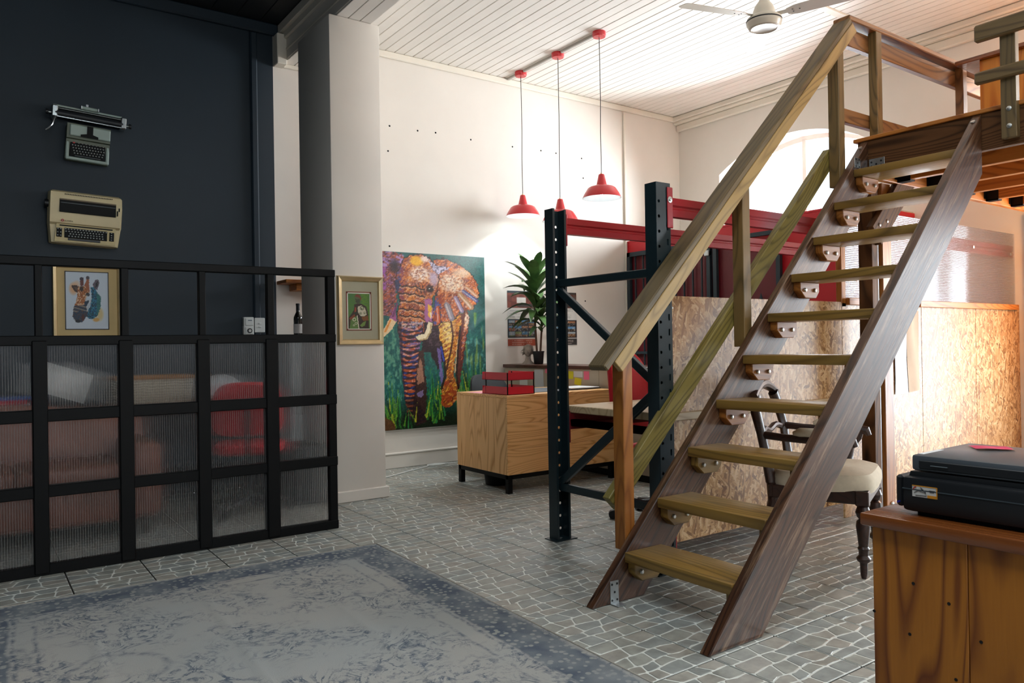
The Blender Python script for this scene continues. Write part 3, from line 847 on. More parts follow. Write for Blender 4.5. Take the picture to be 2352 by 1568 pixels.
def upright(x0, y_out, sgn):
    """channel post: slotted web on the outside (y_out), flanges reaching inward (sgn)"""
    b = B(); w = .10; d = .075; h_ = w * .5
    web = lambda xo: Matrix(((1, 0, 0, xo), (0, 0, -1, y_out), (0, 1, 0, 0), (0, 0, 0, 1)))
    xr_, xs_ = (x0, x0 + h_) if sgn > 0 else (x0 + h_, x0)          # round holes on one half of the web, slots on the other
    plate(b, web(xr_), h_, UH, .018 if sgn > 0 else h_ - .018, .075, .0085, .05)
    plate(b, web(xs_), h_, UH, .027 if sgn > 0 else h_ - .027, .075, .008, .075, (.006, .016))
    yb_ = y_out + sgn * .006
    b.quad((xs_ + .004, yb_, 0), (xs_ + h_ - .004, yb_, 0), (xs_ + h_ - .004, yb_, UH - .002), (xs_ + .004, yb_, UH - .002))   # closed behind the slots
    for xx in (x0, x0 + w):
        b.quad(*[(xx, y_out + sgn * a, z) for a, z in ((0, 0), (d, 0), (d, UH), (0, UH))])
        s_ = 1 if xx == x0 else -1
        b.quad(*[(xx + s_ * a, y_out + sgn * d, z) for a, z in ((0, 0), (.014, 0), (.014, UH), (0, UH))])
    o = b.obj('upright', M_rackg, RK, smooth=None)
    md = o.modifiers.new('thickness', 'SOLIDIFY'); md.thickness = .0025; md.offset = 0
    B().box(x0 - .03, x0 + w + .03, min(y_out, y_out + sgn * .09) - .01, max(y_out, y_out + sgn * .09) + .01, 0, .005).obj('base_plate', M_rackg, RK)
upright(2.772, 2.64, 1)
upright(2.79, 3.555, -1)
xb = 2.835
def brace(y0, z0, y1, z1):
    board('brace', (xb, y0, z0), (xb, y1, z1), .045, .03, (0, -(z1 - z0), (y1 - y0)), M_rackg, RK, .004)
brace(3.50, 1.505, 2.70, 1.505); brace(3.50, .31, 2.70, .31); brace(3.49, 1.47, 2.72, .94); brace(2.72, .90, 3.49, .34)
def beam(name, x0, x1, y, z0, z1, conn, side, M_rackr=M_rackr):
    b = B(); zm = (z0 + z1) / 2
    t = .042
    prof = [(y - t / 2, z0), (y + t / 2, z0), (y + t / 2, zm - .012), (y + t / 2 - .010, zm - .004), (y + t / 2 - .010, zm + .004), (y + t / 2, zm + .012), (y + t / 2, z1), (y - t / 2, z1),
            (y - t / 2, zm + .012), (y - t / 2 + .010, zm + .004), (y - t / 2 + .010, zm - .004), (y - t / 2, zm - .012)]
    b.loft([[(xx, a, c_) for a, c_ in prof] for xx in (x0, x1)])
    o = b.obj(name, M_rackr, RK)
    for xx in conn:
        c = B(); c.box(xx - .006, xx + .006, y - .04, y + .03, z0 - .075, z1 + .02, .003)
        c.box(xx - .05 * side, xx, y - .044, y - .040, z0 - .075, z1 + .02, .002) if y < 3 else None
        q = c.obj('beam_connector', M_rackr, o)
        if y < 3:
            B().lathe([(.016, 0), (.016, .003), (.008, .004), (.008, .01), (.001, .011)], Matrix.Translation((xx - .022, y - .044, zm + .01)) @ Matrix.Rotation(PI / 2, 4, 'X'), 12).obj('bolt', M_bolt, o)
beam('beam', 2.885, 7.2, 2.795, 1.813, 1.912, [], 1)
c = B(); c.box(2.879, 2.891, 2.66, 2.80, 1.72, 1.925, .003).box(2.845, 2.885, 2.632, 2.637, 1.72, 1.925, .003); c.obj('beam_connector', M_rackr, RK)
B().lathe([(.016, 0), (.016, .003), (.008, .004), (.008, .01), (.001, .011)], Matrix.Translation((2.862, 2.632, 1.862)) @ Matrix.Rotation(PI / 2, 4, 'X'), 12).obj('bolt', M_bolt, RK)
beam('beam', 2.90, 5.95, 3.52, 1.805, 1.90, [2.897], 1)
beam('beam', 2.90, 5.95, 3.52, .64, .735, [2.897], 1, M_rackshade)
B().box(2.879, 2.905, 2.66, 2.74, .03, .20, .003).obj('beam_connector', M_rackr, RK)
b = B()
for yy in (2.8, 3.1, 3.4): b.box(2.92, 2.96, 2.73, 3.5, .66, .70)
b.obj('shelf_support', M_rackshade, RK)
# far end frame of the rack
board('upright', (5.97, 3.52, 0), (5.97, 3.52, 1.945), .09, .07, (1, 0, 0), M_rackg, RK)
board('brace', (5.98, 3.50, 1.30), (5.98, 2.80, 1.86), .045, .03, (0, 0, 1), M_rackg, RK)
sh = B().box(2.925, 4.55, 2.74, 3.56, .738, .780, .004).obj('shelf_board', W_pale)
tag(sh, 'pale board lying across the rack at desk height', 'shelf')

# ================================================================== board and plastic partition along the rack
PT = thing('wall_partition', 'strand board partition with fluted plastic sheet above', 'partition', (4.2, 2.77, 0), kind='structure')
PT['kind'] = 'structure'
PY = 2.758
for k, (x0, x1, z0, z1) in enumerate(((2.985, 4.58, .10, 1.392), (4.584, 5.60, .0, 1.385), (5.604, 6.45, .0, 1.385), (6.454, 7.26, .0, 1.385))):
    B().box(x0, x1, PY, PY + .015, z0, z1, .0015).obj('strand_board', M_osb, PT)
for sx, sz in ((3.0, 1.33), (3.02, .2)):
    B().lathe([(.007, 0), (.007, .003), (.001, .005)], Matrix.Translation((sx, PY, sz)) @ Matrix.Rotation(PI / 2, 4, 'X'), 8).obj('screw', M_bolt, PT)
board('batten', (4.61, PY + .02, 1.36), (4.61, PY + .02, 2.02), .05, .04, (1, 0, 0), W_loft, PT)
board('batten', (4.635, PY - .01, 1.395), (5.0, PY - .01, 1.395), .045, .03, (0, 0, 1), W_loft, PT)
board('batten', (5.55, PY - .01, 1.395), (7.2, PY - .01, 1.395), .045, .03, (0, 0, 1), W_loft, PT)
for x0, x1 in ((4.64, 5.58), (5.585, 7.2)):
    p = B().box(x0, x1, PY + .002, PY + .008, 1.38, 2.013).obj('plastic_sheet', M_poly2, PT)
for sx, sz in ((6.45, 1.86), (7.12, 1.84)):
    B().lathe([(.013, 0), (.013, .003), (.001, .006)], Matrix.Translation((sx, PY + .002, sz)) @ Matrix.Rotation(PI / 2, 4, 'X'), 10).obj('screw', M_bolt, PT)

# ================================================================== pictures
M_paint = paint_mat('oil paint', 0.38, 0.35, coat=0.25)
M_print = paint_mat('paper print', 0.5)
M_brass = plain('pale gold frame', 'C9B286', 0.32, 0.55, var=0.12, scale=10)
M_mat = plain('beige picture mount', 'D2BA86', 0.8, var=0.03)
M_mat2 = plain('grey beige picture mount', 'A9A48C', 0.8, var=0.03)

def elephant(c):
    X, Y = c.X, c.Y
    def fn(sx, sy, o): return .6 * vnoise(X / sx + o, Y / sy + o * 2) + .4 * vnoise(X / sx * 2.1 + o * 3, Y / sy * 2.1)
    def sm(n, lo, hi): return np.clip((n - lo) / (hi - lo), 0, 1)
    n1 = fn(70, 70, 1); na = fn(34, 16, 5); nb = fn(16, 34, 9); nc = fn(24, 24, 17); nd = fn(11, 9, 23)
    diag = fn(26, 26, 31) * .5 + .5 * vnoise((X + Y) / 9, (X - Y) / 34)
    c.put(n1, '0A6A62', .7); c.put((Y > 560) * sm(nb, .5, .8), '2C8A74', .6); c.put((Y > 700) * (X < 220) * sm(nb, .45, .7), '7FA888', .55)
    c.put((X > 640) * (Y > 560) * sm(vnoise(X / 14, Y / 120), .55, .8), 'A3B23C', .6); c.put((X > 720) * sm(nb, .55, .75) * (Y > 780) * (Y < 1050), '7CB8B8', .5)
    c.put(np.clip((Y - 1230) / 200, 0, 1), '0E1C0A', .97)
    grass = random.Random(5)
    def blades(n, x0, x1, yb0, yb1, h0, h1):
        for _ in range(n):
            x = grass.uniform(x0, x1); yb = grass.uniform(yb0, yb1); h = grass.uniform(h0, h1); dx = grass.uniform(-70, 50)
            c.poly([(x - 6, yb), (x + dx, yb - h), (x + 7, yb)], grass.choice(['2F7A2A', '5E9424', 'B9BC2C', '1E6B34', '184A22', '123A1A', '2E8A40']), .85)
    blades(30, 90, 210, 1350, 1500, 120, 330); blades(70, 650, 900, 1180, 1430, 90, 300); blades(60, 390, 560, 1250, 1480, 90, 280)
    def shade(m, hi=None, warm='E08A3A', lite='F4DEC4', dark='4A1C16', cool='6E5A96'):
        c.put(m * sm(diag, .50, .66), warm, .85); c.put(m * sm(1 - diag, .56, .72), dark, .8); c.put(m * sm(nc, .60, .72), cool, .55)
        if hi: c.put(m * np.clip(1.25 - ((X - hi[0]) / hi[2]) ** 2 - ((Y - hi[1]) / hi[3]) ** 2, 0, 1) * (.45 + .55 * sm(nd, .35, .6)), lite, .9)
        c.put(m * sm(nd, .66, .76), lite, .6); c.put(m * sm(1 - nd, .68, .78), dark, .7)
    # far ear
    m = c.poly([(80, 85), (170, 88), (255, 115), (230, 190), (185, 270), (190, 430), (170, 540), (140, 600), (80, 590)], '7A3E3A', 1, 20)
    shade(m, None, 'B4582E', 'C9A0C0', '2A1420', '7E4E9C'); c.put(m * (Y < 210) * sm(na, .4, .6), 'A88ACB', .8); c.put(m * (X < 110) * (Y > 200) * (Y < 400) * sm(nc, .4, .6), '9A50A8', .8)
    c.blob(175, 200, 50, 70, '1E1420', .95)
    # body, far legs
    c.poly([(380, 640), (540, 640), (545, 960), (500, 1040), (440, 890), (375, 880)], '231722', 1, 16); c.put(inside(X, Y, [(400, 690), (530, 680), (530, 840), (420, 840)]) * sm(nd, .5, .7), '5A4452', .8)
    m = c.poly([(345, 880), (392, 870), (395, 1020), (410, 1180), (400, 1390), (310, 1350), (320, 1080)], '3A241F', 1, 14)
    c.poly([(360, 930), (380, 1000), (385, 1130), (340, 1150), (335, 1050)], 'A87860', .9, 14); c.poly([(330, 1220), (385, 1190), (380, 1250), (340, 1250)], '8A78A8', .8, 14)
    m = c.poly([(655, 600), (745, 545), (765, 600), (750, 720), (720, 900), (690, 1080), (675, 1210), (640, 1200), (660, 950)], '5A2018', 1, 14)
    m = c.poly([(735, 555), (763, 600), (745, 720), (705, 900), (690, 1000), (700, 800)], 'B85E34', .95, 12); shade(m, (745, 620, 30, 90))
    # near leg
    leg = [(515, 670), (620, 610), (690, 570), (700, 640), (670, 780), (640, 950), (630, 1080), (655, 1200), (650, 1290), (600, 1345), (545, 1345), (520, 1300), (530, 1180), (565, 1100), (550, 950), (522, 800)]
    m = c.poly(leg, 'B4621E', 1, 14); shade(m, (590, 720, 60, 120), 'E3A22C', 'F6E2A0', '4A1A0C', 'A04A1E')
    c.put(m * (np.sin((Y + X * .6) / 7) > .55) * (Y < 1000) * (X < 620), 'F2CF66', .75); c.put(m * (Y > 1130) * sm(nc, .4, .6), '9A3414', .8)
    c.line([(612, 640), (628, 760), (604, 900), (560, 1060)], 8, '3A160E', .85); c.line([(668, 790), (652, 950), (640, 1060)], 6, 'EBC39A', .8); c.line([(690, 680), (668, 860), (650, 1080), (665, 1200)], 8, '150A0A', .9)
    c.line([(526, 810), (552, 960), (560, 1080), (526, 1190)], 10, '16120E', .85); c.poly([(497, 850), (522, 870), (542, 1120), (522, 1160)], '7060A0', .9, 10); c.line([(528, 850), (548, 960)], 7, '2440B0', .9)
    # near ear
    ear = [(480, 135), (560, 125), (680, 160), (790, 240), (840, 330), (852, 400), (830, 460), (790, 535), (740, 545), (690, 560), (630, 625), (540, 645), (470, 680), (466, 560), (500, 420), (515, 330), (500, 260)]
    c.poly([(x + (x - 640) * .035, y + (y - 380) * .035) for x, y in ear], '1A1216', .95, 18)
    m = c.poly(ear, 'B4582C', 1, 18); shade(m, (630, 320, 120, 90), 'E08038', 'F8E8D0', '5A2016', '8A5A6A')
    c.put(m * np.clip(1 - ((X - 720) / 110) ** 2 - ((Y - 230) / 50) ** 2, 0, 1), 'EED2AE', .85); c.put(m * (X < 560) * (Y > 420) * sm(nb, .4, .6), '8E2E18', .8); c.put(m * (X < 540) * (Y > 430) * sm(nc, .55, .65), '2A48A8', .75)
    for a, d, w, col in (((720, 385), (832, 462), 15, '44538C'), ((690, 410), (785, 520), 20, 'B08458'), ((652, 440), (705, 552), 16, '8E7CA0'), ((580, 500), (618, 612), 22, '85808E'), ((745, 350), (838, 425), 13, 'CE9468'), ((505, 530), (512, 640), 14, 'C64E1A')):
        c.line([(a[0] + w * .9, a[1]), (d[0] + w * .9, d[1])], 8, '1C1216', .9); c.line([a, d], w, col, .95); c.line([(a[0] - w * .3, a[1]), (d[0] - w * .3, d[1])], w * .3, 'E6DCD8', .6)
    # head
    head = [(250, 140), (300, 108), (380, 98), (445, 125), (500, 200), (515, 300), (500, 400), (462, 445), (455, 560), (400, 640), (395, 720), (200, 720), (195, 560), (220, 470), (182, 330), (192, 260), (230, 190)]
    c.poly([(x + (x - 350) * .045, y + (y - 400) * .03) for x, y in head], '160E14', .95, 14)
    m = c.poly(head, 'B05A30', 1, 14); shade(m, (370, 255, 90, 70), 'E08A36', 'FAEDE0', '5A1E14', '9A6A6A')
    c.put(m * np.clip(1.6 - 1.6 * ((X - 345) / 60) ** 2 - 1.6 * ((Y - 150) / 48) ** 2, 0, 1), 'F0B51A', .9); c.put(m * np.clip(1.3 - ((X - 410) / 40) ** 2 - ((Y - 130) / 28) ** 2, 0, 1), 'F4E6E0', .8)
    c.put(m * np.clip(1.2 - ((X - 478) / 42) ** 2 - ((Y - 290) / 70) ** 2, 0, 1), 'C2B2CC', .85); c.put(m * (X < 245) * sm(nc, .4, .55), '7A3450', .7); c.put(m * (X < 225) * (Y < 400) * sm(nd, .45, .6), '24408C', .7)
    m2 = c.poly([(440, 140), (500, 180), (620, 190), (560, 225), (515, 258), (470, 215)], 'C6BCD2', 1, 12); c.put(m2 * sm(1 - nd, .45, .6), '3E3648', .85)
    c.blob(447, 378, 32, 26, '241210', 1, .3); c.blob(450, 376, 12, 12, '060404', 1, .2); c.blob(443, 371, 4, 4, 'F5EFE6', 1, .2); c.line([(418, 360), (440, 345), (470, 352)], 5, '2A1410', .9); c.blob(195, 350, 20, 55, '1E2A50', .8, .5)
    for k, y0 in enumerate((360, 420, 480, 545, 600)):
        q = [(212 + i * 19, y0 + 26 * ((i - 5) / 5) ** 2 * (1 if i > 5 else -.2) + 6 * math.sin(i * 1.7 + k)) for i in range(11)]
        c.line(q, 6, '220E0E', .85); c.line([(x_, y_ + 12) for x_, y_ in q], 5, 'F2D0B0', .45)
    for k in range(12): c.line([(330 + 6 * k, 330 + (k % 4) * 22), (340 + 7 * k, 362 + (k % 4) * 22)], 3, '2A1210', .7)
    # trunk
    tr = [(200, 640), (395, 640), (388, 720), (366, 810), (352, 880), (338, 1000), (322, 1110), (322, 1250), (392, 1390), (402, 1450), (330, 1480), (262, 1405), (236, 1250), (225, 1100), (210, 900), (198, 720)]
    m = c.poly(tr, '2A1824', 1, 8)
    st = np.sin((Y + (X - 280) ** 2 / 300 + 22 * (vnoise(X / 40, Y / 22) - .5)) / 6.5)
    c.put(m * sm(st, .0, .5), 'B4522A', .9); c.put(m * sm(st, .1, .6) * sm(na, .45, .6) * (Y < 1000), '7A6AA8', .85); c.put(m * sm(st, .3, .7) * sm(nc, .52, .64), 'E8A284', .85); c.put(m * sm(-st, .2, .6) * sm(na, .5, .62), '1D459C', .8); c.put(m * (Y < 690) * sm(nd, .45, .6), 'F0D8CC', .7)
    c.put(m * (X > 388 - (Y - 640) * .13) * 1.0, '1E1018', .75); c.put(m * (X < 222 + (Y - 640) * .03) * 1.0, '1E1430', .6); c.put(m * (Y > 1240) * 1.0, '1C120E', .45)
    # tusks
    c.poly([(405, 460), (452, 450), (467, 560), (458, 645), (402, 640)], 'A86498', 1, 10); c.poly([(425, 500), (460, 510), (455, 620), (430, 600)], 'EDB92E', .95, 12); c.poly([(440, 560), (458, 570), (452, 630)], 'F4E6DC', .9)
    tk = [(430, 640), (460, 650), (452, 722), (420, 782), (362, 794), (326, 766), (350, 750), (398, 740), (414, 700)]
    c.poly([(x + (x - 400) * .1, y + (y - 715) * .08) for x, y in tk], '140E10', .9, 6); c.poly(tk, 'E9DCB8', 1, 6); c.line([(452, 660), (445, 725), (410, 780), (360, 790)], 6, 'A98C5A', .8)
    c.poly([(205, 470), (180, 560), (186, 640), (133, 615), (168, 540)], '9A5088', 1, 10); c.line([(190, 500), (160, 600)], 8, '5A2A50', .7)
    c.poly([(138, 612), (182, 640), (150, 702), (80, 770), (80, 715)], 'E3C79A', 1, 6); c.line([(140, 630), (100, 720)], 7, 'D9862E', .9)
    blades(20, 90, 330, 1440, 1520, 60, 190)
    c.poly([(80, 1390), (140, 1420), (170, 1500), (80, 1510)], '5A3018', .9, 16)
    c.C = c.C + ((vnoise(X / 6, Y / 6 + 90) - .5) * .12)[..., None]

EP = thing('elephant_painting', 'large colourful oil painting of an elephant on teal', 'painting', (3.72, YF - .02, .37))
me = canvas_mesh('canvas', 1.15, 1.68, 170, 250, 822, 1410, lambda c: (setattr(c, 'X', c.X + 80), setattr(c, 'Y', c.Y + 88), elephant(c)), '0B4F4E')
meshobj('canvas', me, M_paint, EP, at(3.722, YF - .0345, 1.205) @ FACE, None)
B().box(3.145, 4.298, YF - .034, YF - .004, .363, 2.047).obj('stretcher_edge', plain('canvas edge', 'B9BDB6', .8), EP)

def frame(parent, x0, x1, z0, z1, y, w, d, mat, bev=.004):
    """four mitred lengths of moulding, front at y-d"""
    for (ax, az, bx_, bz) in ((x0, z0, x1, z0), (x1, z0, x1, z1), (x1, z1, x0, z1), (x0, z1, x0, z0)):
        cx, cz = (x0 + x1) / 2, (z0 + z1) / 2
        def ins(x, z, k): return (x + (w * k if x < cx else -w * k), z + (w * k if z < cz else -w * k))
        prof = ((0, 0), (0, .6), (.18, 1.0), (.5, .82), (.8, .7), (1, .35), (1, 0))
        b = B(); b.loft([[(*ins(X, Z, k)[:1], y - d * h, ins(X, Z, k)[1]) for k, h in prof] for X, Z in ((ax, az), (bx_, bz))], True, True)
        b.obj('frame_moulding', mat, parent)

def giraffe(c):
    X, Y = c.X, c.Y; n = vnoise(X / 26, Y / 26); n2 = vnoise(X / 9, Y / 9)
    c.blob(270, 470, 130, 170, 'E2A266', .75, .8); c.blob(350, 380, 110, 120, 'E8B98C', .6, .9); c.blob(930, 1060, 110, 190, 'D9C27E', .8, .8); c.blob(830, 1190, 100, 60, 'D8A24A', .85, .7)
    c.poly([(215, 400), (330, 385), (440, 430), (400, 560), (330, 560), (270, 500)], '3A2A22', .95, 30); c.poly([(260, 420), (380, 440), (350, 520)], '6E5A4C', .8, 20)
    c.poly([(425, 220), (470, 195), (525, 215), (525, 400), (440, 400)], '6B3A36', 1, 16); c.blob(475, 235, 50, 42, '3A3340', 1, .4)
    c.poly([(590, 200), (630, 170), (675, 195), (660, 330), (680, 560), (520, 560), (530, 400), (585, 300)], 'A65F3E', 1, 20); c.blob(630, 205, 50, 45, '43404A', 1, .4)
    m = c.poly([(380, 420), (560, 400), (660, 560), (560, 720), (540, 860), (280, 880), (330, 760), (360, 640)], 'C0763C', 1, 24); c.put(m * (n2 > .55), '6E3416', .9); c.put(m * (n > .66), 'EFD6B4', .8)
    c.blob(470, 470, 60, 70, '2B1C1A', .9, .6)
    m = c.poly([(700, 420), (800, 430), (870, 560), (960, 640), (950, 900), (880, 1080), (760, 1180), (620, 1160), (560, 1060), (640, 820), (720, 740)], '14618A', 1, 24); c.put(m * (n > .5), '0E2C3E', .9); c.put(m * (n2 > .66), '3FA3B8', .8); c.put(m * (X > 850), '2E7870', .75)
    c.poly([(750, 360), (830, 250), (905, 240), (925, 330), (870, 480), (800, 470)], '5A4E5C', .95, 20); c.poly([(830, 330), (890, 270), (880, 400), (820, 430)], '14181E', .95, 16)
    m = c.poly([(270, 870), (560, 840), (640, 960), (600, 1100), (480, 1250), (330, 1250), (240, 1130)], '123A56', 1, 24); c.put(m * (n2 > .6), '6E4A3A', .8); c.put(m * (np.sin((Y - X * .25) / 13) > .6) * (Y < 1010), 'A99A88', .8)
    c.blob(370, 1225, 70, 40, '0C1E28', 1, .4); c.blob(500, 1140, 45, 90, '5A2A22', .9, .5)
    c.poly([(560, 720), (720, 690), (690, 870), (610, 1000), (580, 880)], 'C7D0D8', .9, 24); c.poly([(540, 760), (660, 740), (600, 870), (545, 860)], '123048', .95, 16)
    c.blob(625, 600, 60, 50, '2A2A2E', .9, .5); c.blob(600, 640, 26, 20, 'D8D4CC', .9, .5)
GP = thing('giraffe_picture', 'framed watercolour print of a giraffe on the navy wall', 'picture', (.735, YF - .01, 1.24))
B().box(.53, .94, YF - .018, YF - .008, 1.255, 1.785).obj('mount', M_mat, GP)
meshobj('print', canvas_mesh('print', .282, .425, 90, 126, 1080, 1330, lambda c: (setattr(c, 'X', c.X + 70), setattr(c, 'Y', c.Y + 80), giraffe(c)), 'CFDCE8'), M_print, GP, at(.730, YF - .0195, 1.532) @ FACE, None)
b = B(); b.box(.585, .591, YF - .021, YF - .018, 1.315, 1.75).box(.869, .875, YF - .021, YF - .018, 1.315, 1.75).box(.585, .875, YF - .021, YF - .018, 1.744, 1.75).box(.585, .875, YF - .021, YF - .018, 1.315, 1.321)
b.obj('mount_bevel', M_blackp, GP)
frame(GP, .505, .962, 1.232, 1.805, YF - .004, .032, .036, M_brass)

def portrait(c):
    X, Y = c.X, c.Y; n = vnoise(X / 40, Y / 18)
    c.put(n > .5, '4C7A2E', .6); c.put((X > 560) * (n > .4), '5E8A22', .6); c.put((Y < 480) * (X < 380) * (n > .45), '3C6E44', .6)
    body = [(390, 620), (480, 590), (590, 610), (680, 670), (730, 860), (740, 1200), (240, 1200), (250, 930), (330, 830), (380, 740)]
    c.poly(body, '3A2C22', 1, 8); c.poly([(470, 670), (560, 640), (650, 700), (690, 860), (620, 900), (540, 900), (470, 800)], 'C9C0A6', 1, 8)
    for cx, cy, r in ((575, 705, 52), (540, 830, 30), (640, 820, 30)):
        c.blob(cx, cy, r, r, '3F4A2E', 1, .2); c.blob(cx, cy, r * .66, r * .66, 'D2C9AE', 1, .2); c.blob(cx - 6, cy + 8, r * .4, r * .4, '56602E', 1, .2)
    c.poly([(300, 960), (430, 900), (470, 960), (480, 1200), (270, 1200)], '5A7A3C', 1, 8)
    for cx, cy, r in ((382, 980, 46), (425, 1075, 32), (372, 1120, 24)):
        c.blob(cx, cy, r, r, 'D4CCB0', 1, .2); c.blob(cx, cy, r * .62, r * .62, '5A7A3C', 1, .2)
    c.poly([(560, 920), (720, 880), (730, 1000), (600, 1010)], '7A4A1E', 1, 8); c.poly([(520, 1120), (600, 1040), (670, 1010), (640, 1120), (560, 1160)], '6E8A3E', 1, 8); c.poly([(250, 960), (390, 850), (410, 900), (300, 990)], '7E3E22', 1, 8); c.poly([(400, 680), (430, 690), (430, 800), (390, 830)], '9A4A30', 1, 6)
    c.poly([(395, 420), (480, 410), (545, 470), (540, 560), (500, 600), (420, 590), (400, 520)], '55603C', 1, 6); c.poly([(420, 500), (520, 480), (530, 580), (440, 590)], '3C4630', .8, 6)
    c.poly([(392, 430), (430, 385), (490, 370), (540, 410), (565, 480), (545, 530), (520, 460), (450, 435)], '7A3A28', 1, 6)
    c.blob(425, 490, 14, 8, '14140E', 1, .3); c.line([(425, 548), (455, 548)], 5, '1A1610'); c.line([(455, 890), (492, 1200)], 9, 'DDD6BE'); c.blob(430, 830, 45, 40, '2E3426', 1, .3)
PP = thing('portrait_picture', 'framed green print of a robed figure with a staff on the pillar', 'picture', (2.40, 5.33, 1.18))
B().box(2.245, 2.560, 5.318, 5.326, 1.20, 1.652).obj('mount', M_mat2, PP)
meshobj('print', canvas_mesh('print', .172, .262, 60, 92, 520, 840, lambda c: (setattr(c, 'X', c.X + 240), setattr(c, 'Y', c.Y + 360), portrait(c)), '4A7038'), M_print, PP, at(2.389, 5.3165, 1.420) @ FACE, None)
b = B()
for x0, x1, z0, z1 in ((2.288, 2.294, 1.276, 1.566), (2.484, 2.490, 1.276, 1.566), (2.288, 2.490, 1.560, 1.566), (2.288, 2.490, 1.276, 1.282)): b.box(x0, x1, 5.3155, 5.318, z0, z1)
b.obj('red_line', plain('red mount line', '7E3320', .7), PP)
b = B()
for x0, x1, z0, z1 in ((2.294, 2.301, 1.283, 1.559), (2.477, 2.484, 1.283, 1.559), (2.294, 2.484, 1.552, 1.559), (2.294, 2.484, 1.283, 1.289)): b.box(x0, x1, 5.3155, 5.318, z0, z1)
b.obj('white_line', plain('white mount line', 'DDD8CC', .7), PP)
frame(PP, 2.216, 2.585, 1.168, 1.682, 5.33, .042, .035, M_brass)

# posters on the far wall
def poster(seed, bands):
    def fn(c):
        X, Y = c.X, c.Y; rnd = random.Random(seed)
        for y0, y1, col, kind in bands:
            c.put((Y >= y0) & (Y < y1), col)
            if kind == 'photos':
                for j in range(3):
                    for i in range(4 if seed == 1 else 3):
                        nx = 4 if seed == 1 else 3
                        xx, yy = 8 + i * (184 / nx), y0 + 6 + j * ((y1 - y0 - 8) / 3); w, h = 184 / nx - 5, (y1 - y0 - 8) / 3 - 5
                        a, d = rnd.choice(['4E7FA8', '8A9AA4', '5A6B78', '9A6A4A', '6E7A48', '3E6E8E']), rnd.choice(['3A3028', '6B4A2E', '7A2E20', '4A5A30', 'A8763E', '2A2A2C'])
                        m = (X > xx) & (X < xx + w) & (Y > yy) & (Y < yy + h); c.put(m, a); c.put(m & (Y > yy + h * rnd.uniform(.3, .7)), d); c.put(m & (vnoise(X / 5, Y / 5) > .7), 'C8BCA8', .6)
            if kind == 'text':
                for k in range(int((y1 - y0) / 9)):
                    yy = y0 + 6 + k * 9; c.put((abs(Y - yy) < 1.6) & (X > 14) & (X < rnd.uniform(90, 180)) & (vnoise(X / 3.1, Y * 0 + k) > .3), '6E6E6C', .6)
            if kind == 'lines':
                for k in range(3): c.put((abs(Y - (y0 + (y1 - y0) * (.25 + .25 * k))) < 2) & (X > 30) & (X < 170) & (vnoise(X / 4, Y * 0 + k) > .3), 'C9B8AC', .7)
            if kind == 'map':
                c.put((vnoise(X / 18, Y / 18) > .5) & (Y >= y0) & (Y < y1), '5E2A20', .7); c.put((X > 66) & (Y > y0 + 22) & (Y < y1 - 30) & (X < 130), 'D8D4CC'); c.put((X > 70) & (Y > y1 - 28) & (Y < y1 - 8), '3A3230')
    return fn
p1 = meshobj('wall_poster', canvas_mesh('wall_poster', .37, .585, 60, 90, 200, 320, poster(1, [(0, 14, '2E3A40', ''), (14, 100, '7E4232', 'map'), (100, 165, 'CFCBC2', 'text'), (165, 272, '22303A', 'photos'), (272, 278, 'CFCBC2', ''), (278, 320, 'A2492F', 'lines')]), 'CFCBC2'), M_print, None, at(4.785, YF - .003, 1.426) @ FACE, None)
tag(p1, 'poster with a photo grid and rust red footer behind the plant', 'poster')
p2 = meshobj('wall_poster', canvas_mesh('wall_poster', .37, .585, 60, 90, 200, 320, poster(2, [(0, 14, '3A3634', ''), (14, 95, '5A4A44', 'map'), (95, 168, 'D2CFC8', 'text'), (168, 275, '26282C', 'photos'), (275, 280, 'D2CFC8', ''), (280, 320, '3A3634', 'lines')]), 'D2CFC8'), M_print, None, at(5.36, YF - .003, 1.426) @ FACE, None)
tag(p2, 'poster with a photo grid and charcoal footer beside the rack post', 'poster')

